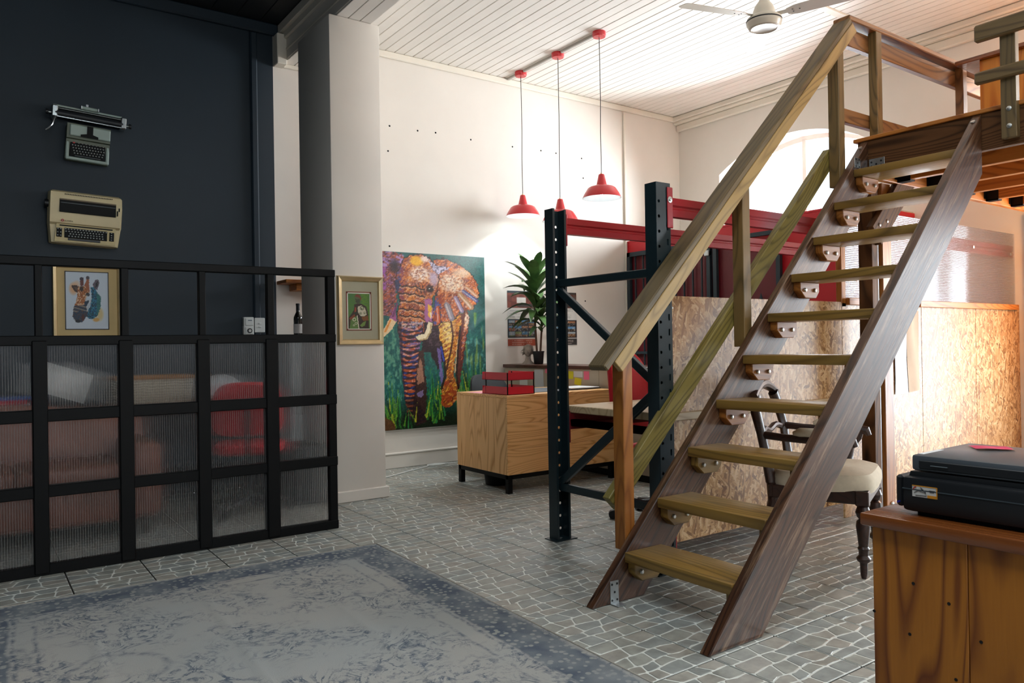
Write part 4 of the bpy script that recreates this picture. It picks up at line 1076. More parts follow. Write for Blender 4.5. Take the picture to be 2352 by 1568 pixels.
# ================================================================== rug
def rug_mat():
    t = NT('faded blue rug')
    v = t.coords(rand=False)
    sx = t.add('ShaderNodeSeparateXYZ'); t.link(v, sx.inputs[0])
    hw, hh = 1.0, 1.5
    ex = t.math('SUBTRACT', hw, t.math('ABSOLUTE', sx.outputs[0])); ey = t.math('SUBTRACT', hh, t.math('ABSOLUTE', sx.outputs[1]))
    wn = t.noise(v, 7, 2)
    e = t.math('ADD', t.math('MINIMUM', ex, ey), t.math('MULTIPLY_ADD', wn, .05, -.025))
    base = t.mix(t.noise(v, 2.2, 4), lin('A6A6A2'), lin('8F9493'))
    base = t.mix(t.ramp(t.noise(v, 1.1, 3), [(.4, (0, 0, 0)), (.7, (.7, .7, .7))]), base, lin('B3ABA0'))
    # distressed floral motif
    m1 = t.noise(v, 6.5, 5, .62, 2.6); m2 = t.noise(v, 3.1, 2)
    ridge = t.math('ABSOLUTE', t.math('SUBTRACT', m1, .5))
    lines = t.ramp(ridge, [(.026, (1, 1, 1)), (.055, (0, 0, 0))])
    mask = t.ramp(m2, [(.42, (0, 0, 0)), (.54, (1, 1, 1))])
    fade = t.ramp(t.noise(v, 26, 4, .7), [(.38, (0, 0, 0)), (.62, (1, 1, 1))])
    fl = t.math('MULTIPLY', t.math('MULTIPLY', lines, mask), fade)
    rg = t.add('ShaderNodeTexVoronoi'); t.link(v, rg.inputs['Vector']); rg.inputs['Scale'].default_value = 1.5
    ring = t.ramp(t.math('ABSOLUTE', t.math('SUBTRACT', t.math('ADD', rg.outputs['Distance'], t.math('MULTIPLY', wn, .1)), .38)), [(0, (1, 1, 1)), (.03, (0, 0, 0))])
    fl = t.math('MAXIMUM', fl, t.math('MULTIPLY', t.math('MULTIPLY', ring, fade), .7))
    col = t.mix(t.math('MULTIPLY', fl, .95), base, lin('455263'))
    # border: small petals on blue, two lines
    vo = t.add('ShaderNodeTexVoronoi'); t.link(v, vo.inputs['Vector']); vo.inputs['Scale'].default_value = 34
    pet = t.ramp(vo.outputs['Distance'], [(.30, lin('93958F')), (.42, lin('4B5563'))])
    pet = t.mix(t.ramp(t.noise(v, 6, 3), [(.4, (0, 0, 0)), (.7, (.75, .75, .75))]), pet, lin('888C8C'))
    inb = t.ramp(e, [(.0, (1, 1, 1)), (.20, (1, 1, 1)), (.215, (0, 0, 0))])
    band = t.math('MULTIPLY', inb, t.ramp(e, [(.012, (.2, .2, .2)), (.03, (1, 1, 1))]))
    col = t.mix(band, col, pet)
    ln = t.math('MAXIMUM', t.ramp(t.math('ABSOLUTE', t.math('SUBTRACT', e, .225)), [(0, (1, 1, 1)), (.014, (0, 0, 0))]), t.ramp(t.math('ABSOLUTE', t.math('SUBTRACT', e, .30)), [(0, (.8, .8, .8)), (.012, (0, 0, 0))]))
    col = t.mix(t.math('MULTIPLY', ln, fade), col, lin('455263'))
    wv = t.noise(t.coords((220, 220, 1), rand=False), 1, 2)
    col = t.mix(t.math('MULTIPLY', wv, .25), col, lin('808284'))
    t.set(col, 0.95, spec=0.15); t.bump(wv, .35, .002)
    return t.m
rg = thing('rug', 'large faded grey rug with a worn blue floral border', 'rug', (.88, 2.61, 0))
RM = at(.878, 2.61, 0) @ Matrix.Rotation(math.radians(-1.6), 4, 'Z')
b = B(); nx, ny = 110, 60
def rz(x, y): return .008 + .0022 * (mnoise.noise(Vector((x * 1.6, y * 1.4, 3))) + .6 * math.sin(y * 7.2 + .6 * x) * .5) + sum(.0035 * math.exp(-((x - x0 - .02 * y) / .012) ** 2) for x0 in (-.52, -.05, .42))
g = [[b.bm.verts.new((-1 + 2 * i / nx, -1.5 + 3 * j / ny, rz(-1 + 2 * i / nx, -1.5 + 3 * j / ny))) for i in range(nx + 1)] for j in range(ny + 1)]
for j in range(ny):
    for i in range(nx): b.bm.faces.new((g[j][i], g[j][i + 1], g[j + 1][i + 1], g[j + 1][i]))
b.obj('pile', rug_mat(), rg, RM, 60)
b = B(); b.tube([(-1, -1.5, .005), (1, -1.5, .005), (1, 1.5, .005), (-1, 1.5, .005), (-1, -1.5, .005)], .006, 6)
b.obj('edge_binding', plain('rug binding', '9A958A', .9, var=.15, scale=60), rg, RM)

# ================================================================== printer cabinet, printer
CX = 1.905
cb = thing('pine_cabinet', 'honey pine cabinet with knots under the black printer', 'cabinet', (2.15, .65, 0))
def vboard(name, x0, x1, y0, y1, z0, z1, mat, parent, bev=.002):
    """upright board, grain vertical (local X = up)"""
    M = Matrix(((0, 1, 0, x0), (0, 0, 1, y0), (1, 0, 0, z0), (0, 0, 0, 1)))
    return B().box(0, z1 - z0, 0, x1 - x0, 0, y1 - y0, bev).obj(name, mat, parent, M)
for k, (y0, y1) in enumerate(((.842, 1.073), (.612, .841), (.382, .611), (.18, .381))):
    vboard('front_panel', CX, CX + .022, y0, y1, .05, .667, W_cab, cb)
vboard('side_panel', CX + .022, 2.42, 1.051, 1.073, .05, .667, W_cab, cb); vboard('side_panel', CX + .022, 2.42, .18, .202, .05, .667, W_cab, cb)
B().box(CX + .022, 2.42, .202, 1.051, .05, .66).obj('carcass', W_cab, cb)
B().box(CX + .02, 2.40, .2, 1.05, 0, .05).obj('plinth', W_cabt, cb)
M = Matrix(((0, 1, 0, CX - .022), (1, 0, 0, .16), (0, 0, 1, .667), (0, 0, 0, 1)))
B().box(0, .935, 0, .56, 0, .033, .006, seg=2).obj('cabinet_top', W_cabt, cb, M)
KNOTS = ((.969, .541), (.98, .412), (.815, .443), (.872, .336), (.969, .282), (1.071, .445), (.885, .513))
kn = plain('knot hole', '120A06', .9)
for ky, kz in KNOTS:
    B().cyl((CX - .001, ky, kz), (CX + .004, ky, kz), .004, seg=8).obj('knot', kn, cb)
PM = at(1.945, 1.035, .70) @ Matrix.Rotation(math.radians(1.5), 4, 'Z')
def L(b): return b
pr = thing('printer', 'black flatbed printer with an orange and white label', 'printer', (2.14, .82, .70))
B().box(0, .37, -.44, -.02, .010, .098, .010, seg=2).obj('body', M_blackp, pr, PM)
for ya, yb in ((-.02, 0), (-.46, -.44)): B().box(.008, .36, ya, yb, .018, .098, .006).obj('side_cover', M_blackp, pr, PM)
B().box(.02, .30, -.41, -.05, .0, .012).obj('feet', M_black, pr, PM)
B().box(-.0015, .01, -.44, -.022, .066, .0685).obj('seam', plain('grey seam', '3A4348', .5), pr, PM)
B().prism([(-.43, .098), (-.03, .098), (-.034, .110), (-.43, .110)], .33, Matrix(((0, 0, 1, .02), (1, 0, 0, 0), (0, 1, 0, 0), (0, 0, 0, 1)))).obj('scanner_base', M_blackp, pr, PM)
lid = B().box(.022, .352, -.435, -.035, .112, .152, .007, seg=2).obj('scanner_lid', plain('lid grey black', '4C5156', .38, var=.08), pr, PM)
B().box(.018, .024, -.43, -.055, .118, .140, .002).obj('lid_lip', M_blackp, lid, PM)
B().box(.014, .02, -.125, -.085, .128, .1295).obj('lid_mark', plain('grey mark', '6A7276', .4), lid, PM)
B().box(.045, .16, -.055, -.042, .152, .1526).obj('white_sticker', plain('white sticker', 'D8DADA', .4), lid, PM)
st_ = B().box(-.001, .0005, -.107, -.047, .050, .078).obj('label', plain('white label', 'C9C6C0', .5), pr, PM)
OM = plain('orange label', 'D08A22', .5)
bo = B(); bo.box(-.0016, .0, -.107, -.084, .050, .057).box(-.0016, 0, -.107, -.047, .0765, .0785).box(-.0016, 0, -.1075, -.1055, .05, .0785); bo.obj('label_border', OM, st_, PM)
bl = B(); bl.tube([(-.0018, -.052, .060), (-.0018, -.062, .066), (-.0018, -.080, .062), (-.0018, -.082, .055), (-.0018, -.055, .054)], .0007, 4).tube([(-.0018, -.068, .074), (-.0018, -.080, .064)], .0012, 4).box(-.0018, 0, -.102, -.088, .068, .0695).box(-.0018, 0, -.100, -.090, .0645, .066)
bl.obj('label_drawing', plain('label ink', '3A3A3C', .6), st_, PM)
B().tube([(-.0018, -.050, .068), (-.0018, -.052, .073), (-.0018, -.057, .075)], .0012, 4).obj('label_arrow', plain('label red', 'B02A1E', .6), st_, PM)
B().cyl((-.0015, -.01, .03), (.01, -.01, .03), .0025, seg=8).obj('status_light', plain('blue lamp', '1A1A90', .3), pr, PM)
b = B(); pts = [(-.03, .004), (-.01, .0012), (.02, .0022), (.05, .0015)]
b.loft([[(-.045 + .09 * i / 5, yy, zz + .001 * math.sin(i * 1.2)) for i in range(6)] for yy, zz in pts], False, False)
o = b.obj('pink_note', plain('hot pink note', 'C9104E', .7), None, PM @ at(.262, -.135, .153) @ Matrix.Rotation(-.9, 4, 'Z')); tag(o, 'curled hot pink note lying on the printer lid', 'note')

# ================================================================== carved armchair under the stairs
CH = thing('armchair', 'dark carved dining armchair with a cream upholstered seat', 'chair', (3.66, 2.3, 0))
fwd = Vector((.39, -.92, 0)).normalized(); sd = Vector((.92, .39, 0)).normalized()
O_ = Vector((3.49, 2.01, 0))
def cp(s_, f_, z): return tuple(O_ + sd * s_ + fwd * f_ + Vector((0, 0, z)))     # s: across from near front leg, f: forward, z up
SW, SD = .50, .42
seat_m = plain('cream ribbed fabric', 'CFC4AE', .9, var=.06, scale=40, bump=.2)
for s_ in (0, SW):
    prof = [(.011, 0), (.016, .02), (.018, .075), (.03, .085), (.034, .098), (.022, .112), (.023, .135), (.028, .145), (.022, .155), (.027, .20), (.033, .25), (.030, .275), (.018, .285), (.027, .295), (.035, .318), (.026, .345), (.034, .352)]
    B().lathe(prof, Matrix.Translation(cp(s_, 0, 0)), 14).obj('leg', W_dark, CH)
    p = Vector(cp(s_, 0, 0)); R = Matrix(((sd.x, fwd.x, 0, p.x), (sd.y, fwd.y, 0, p.y), (0, 0, 1, 0), (0, 0, 0, 1)))
    B().box(-.03, .03, -.03, .03, .35, .42, .004, M=R).obj('leg_block', W_dark, CH)
RS = Matrix(((sd.x, fwd.x, 0, O_.x), (sd.y, fwd.y, 0, O_.y), (0, 0, 1, 0), (0, 0, 0, 1)))
b = B(); b.box(-.02, SW + .02, -.012, .028, .355, .42, .006).box(-.022, .012, -SD, 0, .355, .42, .006).box(SW - .012, SW + .022, -SD, 0, .355, .42, .006).box(-.02, SW + .02, -SD - .02, -SD + .02, .355, .42, .006)
b.obj('seat_rail', W_dark, CH, RS)
b = B()
def seat_ring(k, z): return [((SW / 2) + (SW / 2 + .03) * k * math.copysign(abs(math.cos(a)) ** .45, math.cos(a)), -SD / 2 + .01 + (SD / 2 + .04) * k * math.copysign(abs(math.sin(a)) ** .45, math.sin(a)), z) for a in [2 * PI * i / 28 for i in range(28)]]
b.loft([seat_ring(.97, .40), seat_ring(1.0, .43), seat_ring(.99, .465), seat_ring(.93, .49), seat_ring(.75, .505), seat_ring(.4, .512), seat_ring(.05, .515)])
b.obj('seat_cushion', seat_m, CH, RS)
for s_ in (0.02, SW - .02):          # back posts: sabre rear leg, then curved stile
    B().tube([cp(s_, -SD - .10, 0), cp(s_, -SD - .05, .15), cp(s_, -SD, .33), cp(s_, -SD - .01, .45)], [.02, .023, .028, .026], 10).obj('leg', W_dark, CH)
    k = -1 if s_ < .2 else 1
    B().tube([cp(s_, -SD - .01, .43), cp(s_ + k * .015, -SD - .03, .56), cp(s_ + k * .03, -SD - .05, .68), cp(s_ + k * .025, -SD - .075, .78), cp(s_ - k * .03, -SD - .09, .86)], [.026, .022, .021, .024, .026], 10, flat=1.3).obj('back_stile', W_dark, CH)
    # arm: upright support, scroll and padded rest
    B().tube([cp(s_ - k * -.0, -.10, .42), cp(s_ + k * .02, -.13, .48), cp(s_ + k * .035, -.12, .56), cp(s_ + k * .03, -.08, .62), cp(s_ + k * .03, -.07, .655)], [.032, .024, .02, .022, .02], 10).obj('arm_support', W_dark, CH)
    B().tube([cp(s_ + k * .025, -SD - .05, .67), cp(s_ + k * .035, -SD + .06, .66), cp(s_ + k * .04, -.24, .655), cp(s_ + k * .035, -.10, .665), cp(s_ + k * .03, -.035, .655), cp(s_ + k * .03, -.025, .63)], [.02, .019, .02, .022, .024, .014], 10).obj('arm_rest', W_dark, CH)
    B().tube([cp(s_ + k * .037, -SD + .11, .682), cp(s_ + k * .04, -SD + .14, .69), cp(s_ + k * .038, -.15, .69), cp(s_ + k * .036, -.12, .682)], [.012, .024, .024, .012], 10).obj('arm_pad', seat_m, CH)
b = B(); b.tube([cp(SW * t_ , -SD - .09 - .02 * math.sin(t_ * PI), .862 + .055 * math.sin(t_ * PI)) for t_ in [i / 10 for i in range(-0, 11)]], [.024, .026, .03, .032, .034, .036, .034, .032, .03, .026, .024], 10, flat=.8); b.obj('crest_rail', W_dark, CH)
B().tube([cp(SW * t_, -SD - .055 - .015 * math.sin(t_ * PI), .665 + .02 * math.sin(t_ * 2 * PI) ** 2) for t_ in [i / 10 for i in range(11)]], .017, 8).obj('back_rail', W_dark, CH)

# ================================================================== desk with its things
DK = thing('desk', 'pale pine box desk on black steel legs', 'desk', (3.9, 5.15, 0))
def xboard(name, x0, x1, y0, y1, z0, z1, mat, parent, bev=.002):
    return B().box(0, x1 - x0, 0, y1 - y0, 0, z1 - z0, bev).obj(name, mat, parent, at(x0, y0, z0))
for k in range(3): xboard('front_panel', 3.362, 4.48, 4.79, 4.81, .145 + k * .197, .145 + (k + 1) * .197 - .001, W_desk, DK)
vboard('side_panel', 3.362, 3.382, 4.812, 5.53, .145, .736, W_desk, DK); vboard('side_panel', 4.46, 4.48, 4.812, 5.53, .145, .736, W_desk, DK)
xboard('desk_top', 3.362, 4.48, 4.79, 5.53, .7365, .758, W_desk, DK)
b = B()
for a in (3.37, 4.44):
    for c_ in (4.80, 5.49): b.box(a, a + .04, c_, c_ + .04, 0, .145)
b.box(3.37, 4.48, 4.80, 4.83, .11, .1445).box(3.37, 4.48, 5.49, 5.52, .11, .1445).box(3.37, 3.40, 4.80, 5.52, .11, .1445).box(4.45, 4.48, 4.80, 5.52, .11, .1445)
b.obj('steel_frame', M_black, DK)
RT = plain('red sheet metal', 'C3122B', .4, var=.04)
TRY = thing('letter_tray', 'two tier red letter tray on the pine desk', 'tray', (3.53, 5.02, .758))
def tray(z):
    b = B(); x0, x1, y0, y1 = 3.40, 3.665, 4.835, 5.19
    b.box(x0, x1, y0, y1, z, z + .003)
    b.box(x0, x1, y0, y0 + .003, z, z + .062).box(x1 - .003, x1, y0, y1, z, z + .062)
    b.prism([(0, 0), (y1 - y0, 0), (y1 - y0, .03), (y1 - y0 - .03, .062), (0, .062)], .003, Matrix(((0, 0, 1, x0), (1, 0, 0, y0), (0, 1, 0, z), (0, 0, 0, 1))))
    b.prism([(0, 0), (.05, 0), (.05, .05), (.03, .062), (0, .062)], .003, Matrix(((1, 0, 0, x0 + .003), (0, 0, 1, y1 - .003), (0, 1, 0, z), (0, 0, 0, 1))))
    b.obj('tier', RT, TRY)
tray(.760); tray(.872)
for tx, ty in ((3.404, 4.838), (3.658, 4.838), (3.404, 5.14), (3.658, 5.14)): B().cyl((tx, ty, .762), (tx, ty, .93), .005, seg=8).obj('riser', M_black, TRY)
o = B().box(3.385, 3.60, 5.05, 5.42, .7585, .7595).obj('pink_sheet', plain('pink paper', 'E49AA6', .8), None); tag(o, 'pale pink paper under the red letter tray', 'paper')
o = B().box(3.70, 4.25, 4.93, 5.40, .7585, .762, .001).obj('desk_pad', plain('dark grey desk pad', '50565C', .6), None); tag(o, 'grey desk pad on the pine desk', 'desk pad')
NB = thing('notebook', 'open notebook on the desk near the red chair', 'notebook', (4.28, 5.06, .762))
B().box(4.12, 4.46, 4.93, 5.22, .7625, .768, .002).obj('cover', M_blackp, NB); B().box(4.13, 4.29, 4.94, 5.21, .768, .778, .003).box(4.29, 4.45, 4.94, 5.21, .768, .776, .003).obj('pages', plain('white pages', 'D9DADA', .7), NB)
WB = thing('waste_basket', 'black mesh waste basket under the desk', 'bin', (3.50, 5.24, 0))
b = B().lathe([(.095, 0), (.095, .004), (.10, .006), (.135, .27), (.138, .27), (.103, .004)], at(3.56, 5.22, .0), 20); b.obj('basket_wall', M_black, WB)
B().lathe([(.134, .262), (.142, .262), (.142, .276), (.134, .276)], at(3.56, 5.22, 0), 20).obj('rim', M_black, WB)

CN = thing('counter', 'beige office counter with a brown top beside the desk', 'counter', (4.7, 5.35, 0))
M_beige = plain('beige laminate', 'A89C88', .6, var=.04)
for y0, y1 in ((4.26, 5.0), (5.003, 5.72), (5.723, 6.44)): B().box(4.50, 4.84, y0, y1, .06, .918, .002).obj('panel', M_beige, CN)
B().box(4.52, 4.84, 4.28, 6.42, 0, .06).obj('kick_plate', M_black, CN)
M = Matrix(((0, 1, 0, 4.485), (1, 0, 0, 4.235), (0, 0, 1, .918), (0, 0, 0, 1)))
B().box(0, 2.22, 0, .38, 0, .033, .004).obj('counter_top', W_count, CN, M)
def note(name, y0, y1, z0, z1, col, label, tilt=0, cat='note'):
    o = B().box(-.001, 0, -(y1 - y0) / 2, (y1 - y0) / 2, -(z1 - z0) / 2, (z1 - z0) / 2).obj(name, plain(col + ' paper', col, .8, var=.04), None, at(4.4985, (y0 + y1) / 2, (z0 + z1) / 2) @ Matrix.Rotation(tilt, 4, 'X'))
    tag(o, label, cat)
note('sticky_note', 5.345, 5.42, .828, .898, 'C6C72E', 'lime sticky note on the counter, beside the white one', .05)
note('sticky_note', 5.215, 5.34, .846, .90, 'C9CCD0', 'white note on the counter between lime and pink notes')
note('sticky_note', 5.126, 5.20, .826, .902, 'E66A86', 'pink sticky note on the counter above the notebook')
note('sticky_note', 5.235, 5.33, .775, .838, 'CFC92C', 'yellow sticky note under the white note', .12)
note('sticky_note', 5.66, 5.76, .866, .938, 'E87A92', 'pink sticky note hanging from the counter top by the rack post', .2)
note('taped_sheet', 5.79, 5.93, .735, .906, 'C4C8C8', 'tall white sheet taped to the counter panel', -.04, 'paper')
note('taped_sheet', 6.05, 6.18, .725, .886, 'CFCFC8', 'white sheet on the counter behind the letter tray', 0, 'paper')

# ---- dark office chair behind the desk
M_mesh = plain('dark mesh fabric', '2A2E31', .8, var=.1)
M_redf = plain('red office fabric', 'C01422', .75, var=.06, scale=30)
def office_chair(name, label, x, y, rz_, fab, zs, zb0, zb1, bw):
    T = thing(name, label, 'chair', (x, y, 0), rz_)
    R = at(x, y, 0) @ Matrix.Rotation(rz_, 4, 'Z')
    b = B()
    def slab(z, k): return [(.235 * k * math.copysign(abs(math.cos(a)) ** .5, math.cos(a)), .22 * k * math.copysign(abs(math.sin(a)) ** .5, math.sin(a)), z) for a in [2 * PI * i / 24 for i in range(24)]]
    b.loft([slab(zs - .07, .85), slab(zs - .05, .98), slab(zs - .015, 1.0), slab(zs, .93), slab(zs + .004, .5)])
    b.obj('seat', fab, T, R)
    rings = []
    zc, hh = (zb0 + zb1) / 2, (zb1 - zb0) / 2
    for yo, k in ((.0, .90), (-.012, 1.0), (-.04, 1.0), (-.055, .9)):
        rings.append([(bw / 2 * k * math.copysign(abs(math.cos(a)) ** .55, math.cos(a)) * (1 - .12 * math.sin(a)), -.20 + yo - .05 * (math.cos(a) ** 2) * -1 - .04 * math.sin(a), zc + hh * k * math.copysign(abs(math.sin(a)) ** .55, math.sin(a))) for a in [2 * PI * i / 28 for i in range(28)]])
    B().loft(rings).obj('backrest', fab, T, R)
    B().tube([(0, -.06, zs - .08), (0, -.22, zs - .07), (0, -.265, zs + .06), (0, -.255, zc)], .02, 8, flat=.6).obj('back_bar', M_blackp, T, R)
    B().cyl((0, 0, .10), (0, 0, zs - .06), .025, seg=12).cyl((0, 0, zs - .09), (0, 0, zs - .06), .09, seg=12).obj('gas_lift', M_blackp, T, R)
    for k in range(5):
        a = k * 2 * PI / 5 + .3; d = Vector((math.cos(a), math.sin(a), 0))
        B().tube([(0, 0, .115), tuple(d * .27 + Vector((0, 0, .075)))], [.025, .015], 8).obj('star_leg', M_blackp, T, R)
        B().cyl(tuple(d * .275 + Vector((-d.y * .022, d.x * .022, .028))), tuple(d * .275 + Vector((d.y * .022, -d.x * .022, .028))), .028, seg=12).obj('castor', M_blackp, T, R)
    return T
office_chair('office_chair', 'dark mesh office chair behind the pine desk', 4.0, 5.78, PI + .1, M_mesh, .46, .50, .875, .44)
office_chair('office_chair', 'red fabric office chair behind the rack shelf', 3.64, 3.52, PI + .25, M_redf, .47, .54, 1.105, .46)

# ---- plant and bust on the counter
PL = thing('potted_plant', 'tall broad leaved plant in a black pot on the counter', 'plant', (4.68, 6.10, .951))
b = B().lathe([(.042, 0), (.047, .006), (.056, .118), (.060, .118), (.060, .130), (.053, .130), (.051, .115)], at(4.68, 6.10, .951), 20); b.obj('pot', M_blackp, PL)
B().cyl((4.68, 6.10, 1.04), (4.68, 6.10, 1.064), .051, seg=16).obj('soil', plain('potting soil', '2A211A', .95), PL)
stem_m = plain('brown stem', '5A4030', .8, var=.2, scale=30)
B().tube([(4.67, 6.11, 1.05), (4.66, 6.12, 1.35), (4.655, 6.11, 1.55), (4.66, 6.1, 1.85)], [.011, .010, .010, .008], 8).obj('stem', stem_m, PL)
B().tube([(4.695, 6.09, 1.05), (4.71, 6.08, 1.3), (4.715, 6.08, 1.5)], [.011, .010, .008], 8).obj('stem', stem_m, PL)
leaf_m = NT('glossy leaf'); v = leaf_m.coords(); leaf_m.set(leaf_m.ramp(leaf_m.noise(v, 9, 3), [(.3, lin('2A4426')), (.7, lin('5E8048'))]), .35, spec=.4); leaf_m = leaf_m.m
def leaf_mesh(L_, w, droop):
    b = B(); rows = []
    for i in range(9):
        t = i / 8; ww = w * (math.sin(PI * min(1, t * .93 + .05)) ** .75) * (1 if t < .98 else .1)
        z = L_ * (t * .8 - droop * t * t); y = L_ * t * (.55 + .35 * droop * t)
        rows.append([(-ww, y - .0, z + .35 * ww), (0, y, z), (ww, y, z + .35 * ww)])
    b.loft(rows, False, False); me = b.mesh('leaf'); me.materials.append(leaf_m)
    me.polygons.foreach_set('use_smooth', [True] * len(me.polygons)); return me
lm = [leaf_mesh(.42, .046, .25), leaf_mesh(.40, .050, .6), leaf_mesh(.35, .043, .9), leaf_mesh(.32, .044, .12)]
rl = random.Random(4)
def leaf(px, py, pz, az, k, s_=1.0, lean=0.0):
    o = bpy.data.objects.new('leaf', lm[k]); _link(o, PL, at(px, py, pz) @ Matrix.Rotation(az, 4, 'Z') @ Matrix.Rotation(lean, 4, 'X') @ Matrix.Scale(s_, 4))
for i in range(36):
    t = i / 35; z = 1.36 + .50 * t; az = i * 2.399 + .5
    leaf(4.658, 6.11, z, az, 2 if t < .25 else (1 if t < .55 else (0 if t < .85 else 3)), .95 + .2 * rl.random(), rl.uniform(-.2, .15))
for i in range(16):
    t = i / 15; leaf(4.714, 6.08, 1.27 + .28 * t, i * 2.399 + 2.0, (2, 1, 0)[min(2, int(t * 3))], .85 + .2 * rl.random(), rl.uniform(-.15, .1))

BU = thing('head_sculpture', 'small grey clay bust of a woman on the counter', 'sculpture', (4.63, 6.21, .951))
clay = plain('grey clay', 'A0958A', .85, var=.15, scale=25, bump=.3)
BM = at(4.632, 6.21, .951) @ Matrix.Rotation(math.radians(-40), 4, 'Z') @ Matrix.Scale(.66, 4)
me = bpy.data.meshes.new('head'); bm = bmesh.new(); bmesh.ops.create_icosphere(bm, subdivisions=5, radius=1)
for v_ in bm.verts:                       # faces -Y
    d = v_.co.normalized(); x, y, z = d
    r = 1.0
    px, py, pz = x * .060, y * .075, z * .088
    if y < 0:
        jaw = max(0, -z); px *= 1 - .38 * jaw ** 1.5; py *= 1 - .12 * jaw
        g_ = lambda cx, cz, sx_, sz: math.exp(-((x - cx) / sx_) ** 2 - ((z - cz) / sz) ** 2)
        py -= .022 * g_(0, -.14, .13, .20) + .007 * g_(0, -.55, .26, .07) + .009 * g_(0, -.80, .25, .12) + .006 * g_(0, .22, .5, .08)
        py += .012 * (g_(.33, .06, .17, .10) + g_(-.33, .06, .17, .10)) + .004 * g_(0, -.44, .25, .04)
        py -= .004 * (g_(.33, .04, .10, .06) + g_(-.33, .04, .10, .06))
    v_.co = (px, py, pz + .195)
bm.to_mesh(me); bm.free(); meshobj('head', me, clay, BU, BM, 80)
b = B().loft([[(rx * math.cos(a), oy + ry * math.sin(a), z) for a in [2 * PI * i / 20 for i in range(20)]] for z, rx, ry, oy in ((0, .10, .065, .0), (.02, .085, .06, .0), (.05, .048, .046, .008), (.09, .038, .04, .012), (.14, .04, .042, .012), (.17, .03, .03, .012))]); b.obj('neck', clay, BU, BM, 80)
b = B(); rh = random.Random(2)
for i in range(26):
    a = PI * (i / 25) ; x0 = .062 * math.cos(a); pts = []
    for k in range(6):
        t = k / 5; sp = 1 + .25 * t
        pts.append((x0 * sp * (1.02 + .1 * t) + rh.uniform(-.004, .004), .012 + .055 * math.sin(a) * (1 - t * .1) + rh.uniform(-.004, .004), .265 + .02 * math.sin(a) - .13 * t * (1 if abs(math.cos(a)) > .3 else 1)))
    b.tube([(x0 * .25, .01, .292)] + pts, [.008, .011, .012, .011, .010, .008, .005], 6)
b.tube([(-.05, .0, .25), (-.085, .01, .215), (-.115, .02, .19)], [.012, .010, .004], 6).tube([(-.055, .0, .20), (-.09, .01, .175), (-.12, .01, .175)], [.012, .010, .004], 6)
b.sphere((0, .018, .245), .066, 14, (1, 1, .75)); b.obj('hair', clay, BU, BM, 80)

# ================================================================== pendants, conduit, fan
M_rlamp = plain('red lamp enamel', 'C4161F', .35, var=.04, coat=.3)
M_wlamp = NT('white lamp lining'); M_wlamp.set(lin('EDF1F2'), .5); M_wlamp = M_wlamp.m
M_bulb = NT('lit bulb'); M_bulb.b.inputs['Emission Color'].default_value = (.93, .98, 1, 1); M_bulb.b.inputs['Emission Strength'].default_value = 14; M_bulb = M_bulb.m
M_wbulb = NT('warm bulb'); M_wbulb.b.inputs['Emission Color'].default_value = (1, .62, .25, 1); M_wbulb.b.inputs['Emission Strength'].default_value = 20; M_wbulb = M_wbulb.m
def pendant(y, zb, label, power):
    x = 4.636
    P = thing('pendant_lamp', label, 'lamp', (x, y, ZC), group='red pendant lamps over the desk')
    B().lathe([(.06, 0), (.062, -.03), (.055, -.045), (.012, -.048)], at(x, y, ZC), 24).obj('canopy', M_rlamp, P)
    B().tube([(x, y, ZC - .045), (x + .004, y, ZC - .6), (x - .002, y, zb + .6), (x, y, zb + .235)], .0035, 6).obj('cord', M_blackp, P)
    B().cyl((x, y, zb + .225), (x, y, zb + .24), .008, seg=8).obj('cord_grip', M_brass, P)
    B().lathe([(.022, .226), (.026, .222), (.046, .135), (.05, .128), (.105, .112), (.125, .10), (.160, .045), (.172, .018), (.174, .012)], at(x, y, zb), 36, cap=False).obj('shade', M_rlamp, P)
    B().lathe([(.001, .215), (.024, .21), (.044, .13), (.10, .106), (.122, .094), (.157, .042), (.170, .012), (.174, .012)], at(x, y, zb), 36, cap=False).obj('lining', M_wlamp, P)
    B().sphere((x, y, zb + .075), .032, 14).cyl((x, y, zb + .10), (x, y, zb + .16), .016, seg=10).obj('bulb', M_bulb, P)
    l = bpy.data.lights.new('pendant_light', 'SPOT'); l.energy = power; l.spot_size = math.radians(125); l.spot_blend = .35; l.shadow_soft_size = .03; l.color = (.90, .97, 1)
    o = bpy.data.objects.new('pendant_light', l); _link(o, P, at(x, y, zb + .035))
pendant(6.264, 2.452, 'red dome pendant lamp hanging closest to the white wall', 36)
pendant(5.662, 2.312, 'red dome pendant lamp hanging lowest, middle of the three', 32)
pendant(5.073, 2.438, 'red dome pendant lamp hanging farthest from the white wall', 32)
CDT = thing('cable_duct', 'grey cable duct on the ceiling between the red lamps', 'duct', (4.63, 5.8, ZC))
for y0, y1 in ((5.137, 5.598), (5.727, 6.20), (6.33, YF - .036)): B().box(4.615, 4.645, y0, y1, ZC - .022, ZC - .001, .004).obj('duct_length', plain('grey cable duct', 'B3ADA4', .6), CDT)

